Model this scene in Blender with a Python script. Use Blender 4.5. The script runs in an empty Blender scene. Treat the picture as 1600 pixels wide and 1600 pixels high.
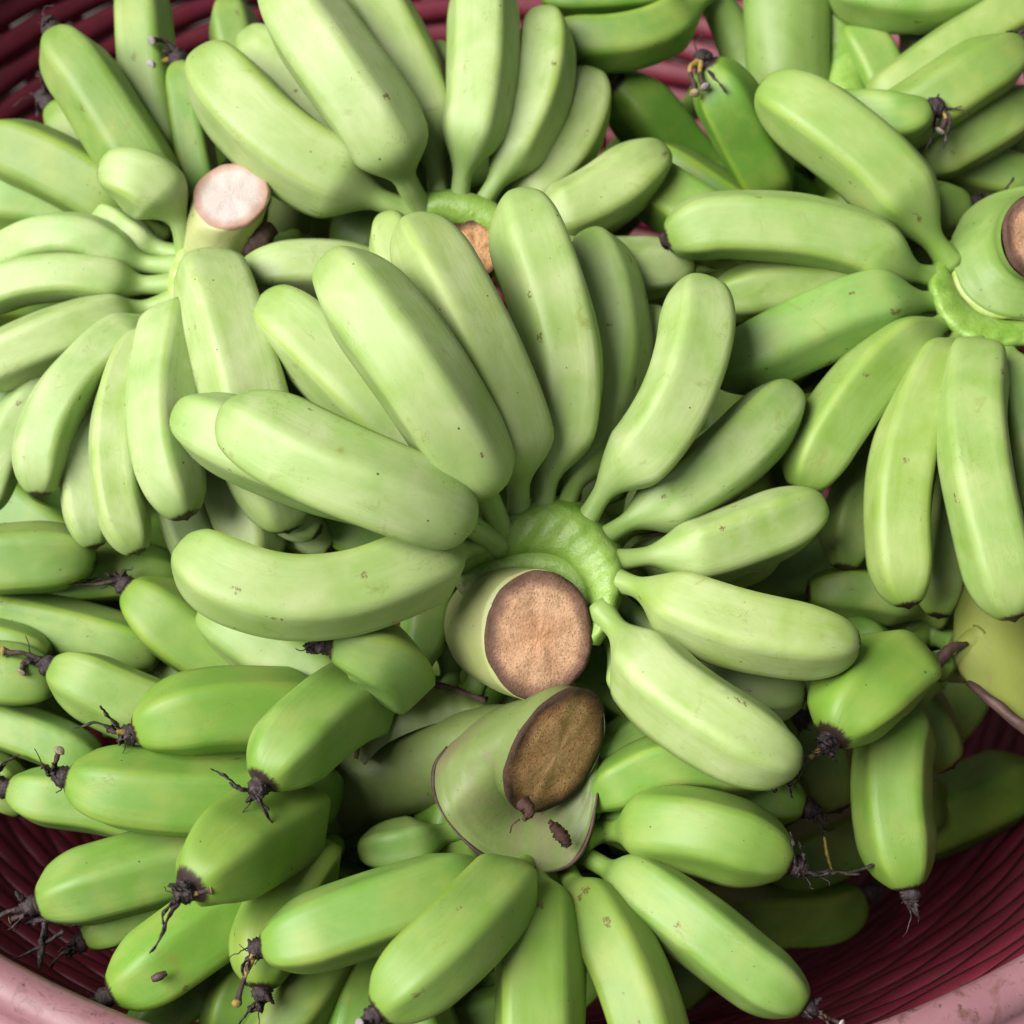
import bpy, math, random
import numpy as np
from mathutils import Vector, Matrix

# ------------------------------------------------------------------ camera, light, exposure
SC = bpy.context.scene
COL = SC.collection
PX = 0.00028                     # metres per photo pixel at the focus plane
D = 3390.0                       # camera distance in the same pixels
EL = math.radians(52)            # camera looks down at this angle
FOC = Vector((0, 0, 0.50))
FWD = Vector((0, math.cos(EL), -math.sin(EL)))
UPV = Vector((0, math.sin(EL), math.cos(EL)))
RGT = Vector((1, 0, 0))
CAMP = FOC - FWD * D * PX
cd = bpy.data.cameras.new('camera')
cam = bpy.data.objects.new('camera', cd); COL.objects.link(cam)
cam.location = CAMP
cam.rotation_euler = (math.pi / 2 - EL, 0, 0)
cd.sensor_width = 36
cd.lens = 18 / (800 / D)
cd.clip_start = 0.05; cd.clip_end = 100
cd.dof.use_dof = True
cd.dof.focus_distance = D * PX - 0.03
cd.dof.aperture_fstop = 9.0
SC.camera = cam

SUN_EL, SUN_AZ = math.radians(50), math.radians(-112)      # azimuth from +Y towards +X
w = bpy.data.worlds.new('World'); SC.world = w; w.use_nodes = True
nt = w.node_tree; nt.nodes.clear()
sky = nt.nodes.new('ShaderNodeTexSky'); sky.sky_type = 'NISHITA'; sky.sun_disc = False
sky.sun_elevation = SUN_EL; sky.sun_rotation = SUN_AZ
sky.dust_density = 2.0; sky.air_density = 0.6; sky.ozone_density = 1.0
hs = nt.nodes.new('ShaderNodeHueSaturation'); hs.inputs['Saturation'].default_value = 0.18
bg = nt.nodes.new('ShaderNodeBackground'); bg.inputs['Strength'].default_value = 0.05
ou = nt.nodes.new('ShaderNodeOutputWorld')
nt.links.new(sky.outputs[0], hs.inputs['Color']); nt.links.new(hs.outputs[0], bg.inputs['Color'])
nt.links.new(bg.outputs[0], ou.inputs[0])
sl = bpy.data.lights.new('sun', 'SUN'); sl.energy = 5.0; sl.angle = math.radians(42); sl.color = (1.0, 0.955, 0.93)
so = bpy.data.objects.new('sun', sl); COL.objects.link(so)
sd = Vector((math.sin(SUN_AZ) * math.cos(SUN_EL), math.cos(SUN_AZ) * math.cos(SUN_EL), math.sin(SUN_EL)))
so.rotation_euler = sd.to_track_quat('Z', 'Y').to_euler()
VS = SC.view_settings
VS.view_transform = 'Standard'; VS.look = 'None'; VS.exposure = 0.31; VS.gamma = 1.0
try: VS.use_curve_mapping = False
except Exception: pass
SC.cycles.max_bounces = 6; SC.cycles.diffuse_bounces = 1
SC.cycles.use_denoising = True

GRAD = 0.35
HOFF = {'mid': 0, 'top': -130, 'left': -150, 'right': -110, 'low': -70, 'lowleft': -90, 'edge': -120, 'backleft': -210,
        'backmid': -220, 'corner': -200, 'lowright': -110, 'deep': -160, 'deepleft': -160, 'deepback': -170, 'deepbackleft': -170}      # how far each hand lies below the middle one
CUR = ['mid']
def dep(y, d): return d + GRAD * (y - 800) + HOFF[CUR[0]]
def V(x, y, d):
    """a photo pixel at depth d (pixels towards the camera from the focus plane) -> world point, in metres"""
    k = (D - d) / D
    p = CAMP + (FWD * (D - d) + RGT * ((x - 800) * k) + UPV * ((800 - y) * k)) * PX
    return np.array(p)
def P(s):
    """'x,y,d x,y,d' -> array, with the pile's slope added to the depth"""
    a = np.array([[float(q) for q in t.split(',')] for t in s.split()])
    a[:, 2] += GRAD * (a[:, 1] - 800) + HOFF[CUR[0]]
    return a
def WP(a): return np.array([V(*q) for q in a])
VIEWZ = -np.array(FWD); VX = np.array(RGT); VY = np.array(UPV)

# ------------------------------------------------------------------ materials
class NT:
    def __init__(s, name):
        s.m = bpy.data.materials.new(name); s.m.use_nodes = True
        s.t = s.m.node_tree; s.b = s.t.nodes['Principled BSDF']
    def n(s, ty, **kw):
        o = s.t.nodes.new('ShaderNode' + ty)
        for k, v in kw.items():
            if k in o.inputs: o.inputs[k].default_value = v
            else: setattr(o, k, v)
        return o
    def l(s, a, b): s.t.links.new(a, b)
    def attr(s, name): return s.n('Attribute', attribute_name=name)
    def math(s, op, a, b=None, clamp=False):
        o = s.n('Math', operation=op, use_clamp=clamp)
        for i, v in enumerate((a, b)):
            if v is None: continue
            if isinstance(v, (int, float)): o.inputs[i].default_value = v
            else: s.l(v, o.inputs[i])
        return o.outputs[0]
    def ramp(s, fac, stops, interp='LINEAR'):
        o = s.n('ValToRGB'); cr = o.color_ramp; cr.interpolation = interp
        while len(cr.elements) < len(stops): cr.elements.new(0.5)
        for e, (p, c) in zip(cr.elements, stops):
            e.position = p; e.color = (*c, 1) if len(c) == 3 else (c[0],) * 3 + (1,)
        s.l(fac, o.inputs[0]); return o.outputs[0]
    def mix(s, fac, a, b, blend='MIX'):
        o = s.n('Mix', data_type='RGBA', blend_type=blend)
        for i, v in ((0, fac), (6, a), (7, b)):
            if isinstance(v, (int, float)): o.inputs[i].default_value = v
            elif isinstance(v, tuple): o.inputs[i].default_value = (*v, 1)
            else: s.l(v, o.inputs[i])
        return o.outputs[2]
    def noise(s, vec, scale, detail=3, rough=0.5, dist=0.0):
        o = s.n('TexNoise', Scale=scale, Detail=detail, Roughness=rough, Distortion=dist)
        if vec is not None: s.l(vec, o.inputs['Vector'])
        return o.outputs['Fac']
    def scale(s, vec, xyz):
        o = s.n('VectorMath', operation='MULTIPLY'); s.l(vec, o.inputs[0]); o.inputs[1].default_value = xyz
        return o.outputs[0]
    def add(s, vec, other):
        o = s.n('VectorMath', operation='ADD'); s.l(vec, o.inputs[0]); s.l(other, o.inputs[1]); return o.outputs[0]
    def bump(s, h, strength, dist=0.001, prev=None):
        o = s.n('Bump', Strength=strength, Distance=dist); s.l(h, o.inputs['Height'])
        if prev is not None: s.l(prev, o.inputs['Normal'])
        return o.outputs[0]

def banana_material():
    q = NT('banana_peel')
    oi = q.n('ObjectInfo')
    bn = q.attr('peel').outputs['Vector']                    # x round the fruit, y along it, in banana radii
    off = q.n('CombineXYZ'); q.l(q.math('MULTIPLY', oi.outputs['Random'], 37.0), off.inputs[0]); q.l(q.math('MULTIPLY', oi.outputs['Random'], 91.0), off.inputs[2])
    v = q.add(bn, off.outputs[0])
    ridge = q.attr('ridge').outputs['Fac']; tip = q.attr('tip').outputs['Fac']; neck = q.attr('neck').outputs['Fac']
    base = oi.outputs['Color']; bloom = oi.outputs['Alpha']
    big = q.noise(v, 0.9, 3, 0.55)
    yel = q.mix(q.math('MULTIPLY', q.ramp(big, [(0.45, (0,)), (0.72, (1,))]), 0.55), base, (0.27, 0.34, 0.025))
    # powdery wax on the skin, in soft patches and thin along the length
    st = q.noise(q.scale(v, (7.0, 0.45, 1)), 1.6, 4, 0.6)
    wax = q.noise(v, 0.9, 3, 0.5, 0.3)
    waxf = q.math('MULTIPLY', q.math('ADD', q.math('MULTIPLY', q.ramp(wax, [(0.22, (0,)), (0.78, (1,))]), 0.75), q.math('MULTIPLY', st, 0.40)), bloom, True)
    col = q.mix(waxf, yel, (0.50, 0.60, 0.31))
    # streaks along the fruit
    fine = q.noise(q.scale(v, (20.0, 0.8, 1)), 1.5, 3, 0.6)
    col = q.mix(0.13, col, q.ramp(fine, [(0.3, (0.55, 0.62, 0.42)), (0.7, (1.0, 1.0, 1.0))]), 'MULTIPLY')
    # ridges a touch yellower, neck and tip greener
    rf = q.math('MULTIPLY', q.ramp(ridge, [(0.72, (0,)), (1.0, (1,))]), q.math('MULTIPLY', q.noise(v, 2.3, 2), 0.9), True)
    col = q.mix(rf, col, (0.27, 0.39, 0.035))
    col = q.mix(q.math('MULTIPLY', neck, 0.45), col, (0.17, 0.31, 0.045))
    col = q.mix(q.math('MULTIPLY', q.ramp(tip, [(0.0, (1,)), (0.55, (0,))]), 0.5), col, (0.15, 0.28, 0.015))
    # pinprick specks
    vo = q.n('TexVoronoi', feature='F1', Scale=3.6, Randomness=1.0); q.l(v, vo.inputs['Vector'])
    gate = q.n('SeparateColor'); q.l(vo.outputs['Color'], gate.inputs[0])
    rad = q.math('MULTIPLY', q.math('POWER', gate.outputs[0], 3.2), 0.10)
    dots = q.math('MULTIPLY', q.math('LESS_THAN', vo.outputs['Distance'], rad), q.math('GREATER_THAN', gate.outputs[1], 0.25))
    col = q.mix(q.math('MULTIPLY', dots, 0.85), col, (0.035, 0.045, 0.012))
    # more, smaller specks, dark green, in drifts
    vo2 = q.n('TexVoronoi', feature='F1', Scale=9.0, Randomness=1.0); q.l(v, vo2.inputs['Vector'])
    g2 = q.n('SeparateColor'); q.l(vo2.outputs['Color'], g2.inputs[0])
    drift = q.ramp(q.noise(v, 1.1, 2), [(0.5, (0,)), (0.62, (1,))])
    d2 = q.math('MULTIPLY', q.math('LESS_THAN', vo2.outputs['Distance'], q.math('MULTIPLY', g2.outputs[0], 0.11)), q.math('MULTIPLY', q.math('GREATER_THAN', g2.outputs[1], 0.55), drift))
    col = q.mix(q.math('MULTIPLY', d2, 0.7), col, (0.10, 0.17, 0.02))
    # scuffs: brown slivers along the fruit, and olive rubbed patches
    vs = q.n('TexVoronoi', feature='F1', Scale=1.15, Randomness=1.0)
    wob = q.n('TexNoise', Scale=7.0, Detail=4); q.l(v, wob.inputs['Vector'])
    wv = q.add(q.scale(v, (2.6, 1.0, 1.0)), q.scale(wob.outputs['Color'], (0.5, 0.5, 0.0)))
    q.l(wv, vs.inputs['Vector'])
    g3 = q.n('SeparateColor'); q.l(vs.outputs['Color'], g3.inputs[0])
    sc = q.math('MULTIPLY', q.math('LESS_THAN', vs.outputs['Distance'], q.math('MULTIPLY', g3.outputs[0], 0.17)), q.math('GREATER_THAN', g3.outputs[1], 0.66))
    sc = q.math('MULTIPLY', sc, q.ramp(q.noise(v, 14, 3), [(0.38, (0,)), (0.55, (1,))]))
    col = q.mix(q.math('MULTIPLY', sc, 0.8), col, (0.13, 0.075, 0.02))
    hl = q.noise(q.scale(v, (3.0, 1.6, 3.0)), 1.7, 2, 0.5, 1.5)
    hl = q.math('MULTIPLY', q.ramp(hl, [(0.488, (0,)), (0.497, (1,)), (0.503, (1,)), (0.512, (0,))]), q.ramp(q.noise(q.add(v, off.outputs[0]), 0.9, 3), [(0.60, (0,)), (0.66, (1,))]))
    col = q.mix(q.math('MULTIPLY', hl, 0.6), col, (0.17, 0.13, 0.03))
    ol = q.math('MULTIPLY', q.ramp(q.noise(v, 1.7, 6, 0.7, 0.8), [(0.60, (0,)), (0.74, (1,))]), 0.6)
    col = q.mix(ol, col, (0.21, 0.235, 0.035))
    # the very end of the fruit is dried black
    tn = q.math('ADD', tip, q.math('MULTIPLY', q.math('SUBTRACT', q.noise(v, 6, 3), 0.5), 0.10))
    col = q.mix(q.ramp(tn, [(0.045, (1,)), (0.095, (0,))]), col, (0.030, 0.016, 0.010))
    q.l(col, q.b.inputs['Base Color'])
    ro = q.math('ADD', q.math('MULTIPLY', wax, 0.20), 0.42)
    q.l(ro, q.b.inputs['Roughness'])
    q.b.inputs['Specular IOR Level'].default_value = 0.5
    b = q.bump(q.noise(q.scale(v, (9, 1.0, 1)), 2.0, 4), 0.10, 0.0012)
    b = q.bump(q.noise(v, 26, 2), 0.07, 0.0005, b)
    b = q.bump(q.math('ADD', dots, sc), 0.3, -0.0004, b)
    q.l(b, q.b.inputs['Normal'])
    return q.m

def stalk_material(name, c1, c2, c3, rough=0.45, bumpy=0.25, sc=60):
    q = NT(name)
    co = q.n('TexCoord').outputs['Object']
    a = q.noise(co, sc, 5, 0.6, 0.5)
    c = q.mix(q.ramp(a, [(0.35, (0,)), (0.65, (1,))]), c1, c2)
    b2 = q.noise(co, sc * 0.45, 4, 0.6, 1.0)
    c = q.mix(q.ramp(b2, [(0.52, (0,)), (0.68, (1,))]), c, c3)
    sp = q.n('TexVoronoi', feature='F1', Scale=sc * 7); q.l(co, sp.inputs['Vector'])
    g = q.n('SeparateColor'); q.l(sp.outputs['Color'], g.inputs[0])
    dots = q.math('MULTIPLY', q.math('LESS_THAN', sp.outputs['Distance'], q.math('MULTIPLY', g.outputs[0], 0.22)), q.math('GREATER_THAN', g.outputs[1], 0.7))
    c = q.mix(q.math('MULTIPLY', dots, 0.45), c, (0.06, 0.05, 0.02))
    q.l(c, q.b.inputs['Base Color']); q.b.inputs['Roughness'].default_value = rough
    b = q.bump(q.noise(co, sc * 3, 5, 0.65), bumpy, 0.0012)
    b = q.bump(q.noise(co, sc * 14, 3, 0.6), bumpy * 0.6, 0.0004, b)
    q.l(b, q.b.inputs['Normal'])
    return q.m

def cut_material(name, centre, mid, edge, dark, fib=1.0):
    q = NT(name)
    co = q.n('TexCoord').outputs['Object']
    r = q.attr('rad').outputs['Fac']
    wob = q.noise(co, 130, 4, 0.6)
    rr = q.math('ADD', r, q.math('MULTIPLY', q.math('SUBTRACT', wob, 0.5), 0.22))
    c = q.ramp(rr, [(0.0, centre), (0.45, mid), (0.70, mid), (0.83, edge), (0.965, dark)])
    f1 = q.noise(co, 950, 4, 0.7)
    c = q.mix(0.75 * fib, c, q.ramp(f1, [(0.32, (0.50, 0.44, 0.38)), (0.68, (1.18, 1.15, 1.1))]), 'MULTIPLY')
    bl = q.noise(co, 90, 5, 0.6, 0.6)
    c = q.mix(0.6 * fib, c, q.ramp(bl, [(0.35, (0.55, 0.42, 0.32)), (0.62, (1.05, 1.05, 1.05))]), 'MULTIPLY')
    vo = q.n('TexVoronoi', feature='F1', Scale=1100); q.l(co, vo.inputs['Vector'])
    g = q.n('SeparateColor'); q.l(vo.outputs['Color'], g.inputs[0])
    dots = q.math('MULTIPLY', q.math('LESS_THAN', vo.outputs['Distance'], 0.42), q.math('GREATER_THAN', q.math('ADD', g.outputs[0], q.math('MULTIPLY', r, 0.42)), 1.02))
    c = q.mix(q.math('MULTIPLY', dots, 0.65 * fib), c, dark)
    q.l(c, q.b.inputs['Base Color']); q.b.inputs['Roughness'].default_value = 0.75
    b = q.bump(f1, 0.6, 0.0010); b = q.bump(bl, 0.5, 0.002, b)
    q.l(b, q.b.inputs['Normal'])
    return q.m

def flower_material():
    q = NT('dried_flower')
    co = q.n('TexCoord').outputs['Object']
    tone = q.attr('tone').outputs['Fac']
    a = q.noise(co, 420, 5, 0.7, 0.5)
    c = q.ramp(a, [(0.30, (0.006, 0.004, 0.005)), (0.52, (0.035, 0.022, 0.022)), (0.66, (0.10, 0.075, 0.075)), (0.80, (0.30, 0.26, 0.27))])
    c2 = q.ramp(tone, [(0.0, (0, 0, 0)), (0.30, (0.10, 0.05, 0.04)), (0.5, (0.42, 0.30, 0.05)), (0.75, (0.30, 0.27, 0.28)), (1.0, (0.62, 0.58, 0.57))])
    c = q.mix(q.ramp(tone, [(0.05, (0,)), (0.3, (0.85,))]), c, c2)
    q.l(c, q.b.inputs['Base Color']); q.b.inputs['Roughness'].default_value = 0.6
    q.l(q.bump(q.noise(co, 700, 4, 0.7), 0.8, 0.0012), q.b.inputs['Normal'])
    return q.m

def plastic_material(name, c1, c2, worn, rough):
    q = NT(name)
    co = q.n('TexCoord').outputs['Object']
    a = q.noise(co, 22, 5, 0.6, 0.6)
    c = q.mix(q.ramp(a, [(0.35, (0,)), (0.7, (1,))]), c1, c2)
    d = q.noise(co, 55, 6, 0.7, 1.2)
    c = q.mix(q.math('MULTIPLY', q.ramp(d, [(0.53, (0,)), (0.66, (1,))]), 0.8), c, worn)
    vo = q.noise(co, 260, 4, 0.7)
    c = q.mix(q.math('MULTIPLY', q.ramp(vo, [(0.61, (0,)), (0.68, (1,))]), 0.7), c, tuple(0.25 * x for x in worn))
    q.l(c, q.b.inputs['Base Color'])
    q.l(q.math('ADD', q.math('MULTIPLY', d, 0.3), rough - 0.1), q.b.inputs['Roughness'])
    b = q.bump(q.noise(co, 300, 4, 0.6), 0.18, 0.0007)
    q.l(b, q.b.inputs['Normal'])
    return q.m

M = {
    'dried_skin': stalk_material('dried_skin', (0.040, 0.016, 0.009), (0.075, 0.030, 0.016), (0.02, 0.010, 0.008), 0.7, 0.8, 140),
    'banana': banana_material(),
    'crown': stalk_material('crown_flesh', (0.20, 0.36, 0.05), (0.27, 0.43, 0.09), (0.15, 0.30, 0.03), 0.34, 0.6, 90),
    'crown_pale': stalk_material('pale_crown_flesh', (0.34, 0.46, 0.12), (0.40, 0.51, 0.17), (0.29, 0.41, 0.07), 0.4, 0.35, 80),
    'stalk': stalk_material('stalk_skin', (0.175, 0.235, 0.07), (0.14, 0.205, 0.05), (0.20, 0.165, 0.095), 0.5, 0.25, 40),
    'stalk_pale': stalk_material('pale_stalk_skin', (0.42, 0.45, 0.19), (0.33, 0.41, 0.12), (0.40, 0.37, 0.20), 0.5, 0.25, 40),
    'stalk_green': stalk_material('green_stalk_skin', (0.17, 0.29, 0.055), (0.22, 0.33, 0.085), (0.14, 0.25, 0.045), 0.5, 0.15, 40),
    'stalk_yellow': stalk_material('yellow_green_stalk_skin', (0.22, 0.255, 0.05), (0.19, 0.24, 0.045), (0.20, 0.17, 0.065), 0.5, 0.15, 35),
    'scar': stalk_material('brown_scar', (0.055, 0.028, 0.022), (0.095, 0.052, 0.040), (0.03, 0.018, 0.015), 0.6, 0.4, 90),
    'cut_peach': cut_material('peach_cut', (0.66, 0.36, 0.19), (0.70, 0.44, 0.27), (0.33, 0.19, 0.13), (0.12, 0.065, 0.04), 0.8),
    'cut_brown': cut_material('brown_cut', (0.80, 0.50, 0.26), (0.70, 0.42, 0.20), (0.36, 0.19, 0.09), (0.06, 0.03, 0.016), 1.0),
    'cut_white': cut_material('white_cut', (0.55, 0.485, 0.45), (0.57, 0.51, 0.47), (0.50, 0.36, 0.30), (0.42, 0.26, 0.18), 0.22),
    'flower': flower_material(),
    'pink': plastic_material('pink_plastic', (0.235, 0.105, 0.122), (0.29, 0.15, 0.165), (0.12, 0.05, 0.035), 0.45),
    'red': plastic_material('red_plastic', (0.115, 0.007, 0.019), (0.15, 0.012, 0.027), (0.07, 0.013, 0.012), 0.5),
}
def ground_mat():
    q = NT('concrete'); co = q.n('TexCoord').outputs['Object']
    a = q.noise(co, 6, 8, 0.6); c = q.ramp(a, [(0.3, (0.07, 0.066, 0.06)), (0.7, (0.13, 0.122, 0.11))])
    q.l(c, q.b.inputs['Base Color']); q.b.inputs['Roughness'].default_value = 0.9
    q.l(q.bump(q.noise(co, 120, 5), 0.4, 0.002), q.b.inputs['Normal']); return q.m
M['ground'] = ground_mat()

# ------------------------------------------------------------------ mesh helpers
def obj(name, verts, faces, mat, parent=None, origin=None, attrs=None, smooth=True):
    """ONE mesh object from world-space verts; its origin is put at `origin`"""
    verts = np.asarray(verts, float)
    o0 = np.asarray(origin if origin is not None else verts.mean(0), float)
    me = bpy.data.meshes.new(name)
    me.from_pydata((verts - o0).tolist(), [], faces)
    me.materials.append(mat)
    if smooth: me.polygons.foreach_set('use_smooth', [True] * len(me.polygons))
    for k, (ty, val) in (attrs or {}).items():
        at = me.attributes.new(k, ty, 'POINT')
        at.data.foreach_set('vector' if ty == 'FLOAT_VECTOR' else 'value', np.asarray(val, np.float32).ravel())
    me.update()
    o = bpy.data.objects.new(name, me); COL.objects.link(o)
    if parent is not None:
        o.parent = parent
        o.location = Vector(o0) - world_of(parent)
    else: o.location = o0
    return o
def world_of(o):
    p = Vector(o.location)
    while o.parent is not None:
        o = o.parent; p += Vector(o.location)
    return p
def thing(name, label, cat, loc, group=None):
    o = bpy.data.objects.new(name, None); COL.objects.link(o); o.location = loc
    o.empty_display_size = 0.02
    o['label'] = label; o['category'] = cat
    if group: o['group'] = group
    return o

def catmull(pts, n):
    pts = np.asarray(pts, float)
    p = np.vstack([2 * pts[0] - pts[1], pts, 2 * pts[-1] - pts[-2]])
    # centripetal parameter keeps uneven spacing smooth
    out = []
    m = len(pts) - 1
    for i in range(m):
        p0, p1, p2, p3 = p[i:i + 4]
        t0 = 0; t1 = t0 + np.linalg.norm(p1 - p0) ** .5 + 1e-9; t2 = t1 + np.linalg.norm(p2 - p1) ** .5 + 1e-9; t3 = t2 + np.linalg.norm(p3 - p2) ** .5 + 1e-9
        t = np.linspace(t1, t2, 40, endpoint=(i == m - 1))[:, None]
        a1 = (t1 - t) / (t1 - t0) * p0 + (t - t0) / (t1 - t0) * p1
        a2 = (t2 - t) / (t2 - t1) * p1 + (t - t1) / (t2 - t1) * p2
        a3 = (t3 - t) / (t3 - t2) * p2 + (t - t2) / (t3 - t2) * p3
        b1 = (t2 - t) / (t2 - t0) * a1 + (t - t0) / (t2 - t0) * a2
        b2 = (t3 - t) / (t3 - t1) * a2 + (t - t1) / (t3 - t1) * a3
        out.append((t2 - t) / (t2 - t1) * b1 + (t - t1) / (t2 - t1) * b2)
    c = np.vstack(out)
    s = np.r_[0, np.cumsum(np.linalg.norm(np.diff(c, axis=0), axis=1))]
    u = np.linspace(0, s[-1], n)
    return np.c_[[np.interp(u, s, c[:, k]) for k in range(c.shape[1])]].T, s[-1]

def frames(c, ref=None):
    t = np.gradient(c, axis=0); t /= np.linalg.norm(t, axis=1)[:, None] + 1e-12
    n = np.zeros_like(c); k = len(c) // 2
    r = VIEWZ if ref is None else ref
    v = r - t[k] * (r @ t[k])
    if np.linalg.norm(v) < 0.25: v = VY - t[k] * (VY @ t[k])
    n[k] = v / np.linalg.norm(v)
    for i in range(k + 1, len(c)):
        v = n[i - 1] - t[i] * (n[i - 1] @ t[i]); n[i] = v / np.linalg.norm(v)
    for i in range(k - 1, -1, -1):
        v = n[i + 1] - t[i] * (n[i + 1] @ t[i]); n[i] = v / np.linalg.norm(v)
    return t, n, np.cross(t, n)

def grid_faces(nr, ns, closed=True):
    f = []
    for i in range(nr - 1):
        a = i * ns; b = a + ns
        for j in range(ns if closed else ns - 1):
            k = (j + 1) % ns
            f.append((a + j, a + k, b + k, b + j))
    return f

def tube_verts(c, rad, ns=14, ell=1.0, lump=0.0, seed=0, ref=None):
    """swept tube through world points c with radii in metres; closed by collapsed ends"""
    t, n, b = frames(c, ref)
    rng = np.random.RandomState(seed)
    th = np.linspace(0, 2 * np.pi, ns, endpoint=False)
    rad = np.asarray(rad, float)
    R = np.repeat(rad[:, None], ns, 1)
    if lump:
        w = np.zeros_like(R)
        u = np.linspace(0, 1, len(c))[:, None]
        for k in range(7):
            a, f1, f2, ph = rng.uniform(.4, 1), rng.randint(1, 5), rng.uniform(2, 14), rng.uniform(0, 6.3)
            w += a * np.sin(f1 * th[None] + f2 * u * 3 + ph)
        R = R * (1 + lump * w / 3)
    v = c[:, None] + R[..., None] * (np.cos(th)[None, :, None] * n[:, None] + ell * np.sin(th)[None, :, None] * b[:, None])
    v = v.reshape(-1, 3)
    f = grid_faces(len(c), ns)
    nv = len(v)
    v = np.vstack([v, c[0], c[-1]])
    f += [(nv, (j + 1) % ns, j) for j in range(ns)]
    e = (len(c) - 1) * ns
    f += [(nv + 1, e + j, e + (j + 1) % ns) for j in range(ns)]
    return v, f

class Soup:
    """collects shapes that make ONE part"""
    def __init__(s): s.v = []; s.f = []; s.a = []; s.n = 0
    def add(s, v, f, a=None):
        s.v.append(np.asarray(v)); s.f += [tuple(i + s.n for i in q) for q in f]; s.n += len(v)
        s.a.append(np.zeros(len(v)) if a is None else np.asarray(a))
    def obj(s, name, mat, parent=None, attr=None, origin=None):
        return obj(name, np.vstack(s.v), s.f, mat, parent, origin, {attr: ('FLOAT', np.concatenate(s.a))} if attr else None)

def px_tube(pts, radii, n=24, ns=16, **kw):
    """tube given in photo pixels: pts 'x,y,d ...', radii at the same points"""
    a = P(pts) if isinstance(pts, str) else pts
    aa = np.c_[a, np.asarray(radii, float)]
    c, _ = catmull(aa, n)
    r = c[:, 3] * PX * (D - c[:, 2]) / D
    return tube_verts(WP(c[:, :3]), r, ns, **kw)

# ------------------------------------------------------------------ bananas: one line each, base of the stem first, tip last
BAN = []
def B(hand, R, pts, ped=55, tip='b', roll=None, fl=None, col=None, bloom=None, rp=None, nl=1.55):
    CUR[0] = hand
    pts = P(pts)
    if not hand.startswith('deep'):
        e = pts[0, :2] - pts[1, :2]; pts[0, :2] += e / (np.linalg.norm(e) + 1) * 13; pts[0, 2] -= {'right': 24, 'mid': 13}.get(hand, 9)
    BAN.append(dict(hand=hand, R=R * (0.905 if hand in ('right', 'lowleft', 'backleft', 'corner') else 0.885), pts=pts, ped=ped + {'mid': 28, 'top': 28, 'left': 12}.get(hand, 0), tip=tip, roll=roll, fl=fl, col=col, bloom=bloom, rp=rp, off=0.0, nl=nl))

# -- hand 'mid': the big one in the middle, upper row
B('mid', 76, '738,852,10 705,862,40 640,893,75 540,928,100 440,933,115 350,905,115 284,853,100', 40, 'b', 20)
B('mid', 77, '768,842,10 735,822,40 690,800,90 590,760,150 480,715,165 400,672,155 352,642,140', 150, 'b', -20, nl=1.05)
B('mid', 83, '780,826,10 762,780,50 735,715,120 660,595,220 590,500,240 545,440,230 517,405,215', 140, 'b', -10, nl=1.0)
B('mid', 73, '812,806,10 808,745,30 800,680,70 755,560,140 700,450,165 662,385,160 638,345,150', 60, 'b', 25)
B('mid', 70, '847,800,10 858,735,20 880,655,40 882,560,75 862,470,95 832,380,95 806,303,80', 60, 'b', 12)
B('mid', 60, '881,800,8 905,735,18 940,655,22 962,560,25 955,470,35 935,405,30 918,366,15', 70, 'b', -8)
B('mid', 66, '915,815,5 955,752,15 1010,700,25 1055,630,40 1083,550,40 1090,490,35 1086,436,20', 70, 'b', 15)
B('mid', 63, '940,842,5 1000,805,0 1065,770,-5 1130,722,-5 1185,670,-10 1222,628,-15 1240,605,-20', 65, 'b', -5)
B('mid', 63, '965,876,5 1025,868,-20 1090,862,-35 1160,840,-45 1225,815,-55 1265,795,-60 1286,785,-65', 60, 'b', 10)
B('mid', 70, '965,908,5 1020,926,10 1080,955,20 1160,983,25 1240,998,20 1300,1005,15 1342,1006,10', 50, 'b', -15)
B('mid', 74, '945,962,5 985,1008,30 1035,1068,60 1095,1115,75 1155,1152,80 1210,1180,75 1250,1192,65', 45, 'b', -12)
# lower row of the same hand, under the first
B('mid', 72, '770,830,-60 700,760,-60 620,670,-40 545,590,-20 470,520,-20 410,470,-40', 55, 'b', 10)
B('mid', 74, '750,850,-60 680,800,-60 600,765,-50 500,735,-20 400,700,0 330,668,-10 280,642,-30', 55, 'b', 0)
B('mid', 52, '790,815,-70 760,730,-90 700,600,-60 650,480,-30 620,390,-30 605,335,-40', 60, 'b', 0)
B('mid', 50, '905,815,-70 960,720,-110 1000,620,-90 1015,540,-70 1018,478,-70', 70, 'b', 0)
B('mid', 48, '955,850,-70 1010,800,-130 1080,740,-140 1150,690,-140 1190,650,-150', 60, 'b', 0)
B('mid', 50, '960,890,-70 1010,868,-130 1080,880,-150 1160,870,-150 1220,860,-150', 60, 'b', 0)
B('mid', 55, '955,930,-70 1010,975,-110 1090,1030,-130 1180,1075,-120 1260,1085,-120', 55, 'b', 0)
B('mid', 54, '940,975,-70 975,1030,-80 1010,1085,-70 1060,1130,-60 1100,1165,-60', 45, 'b', 0)

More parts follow.
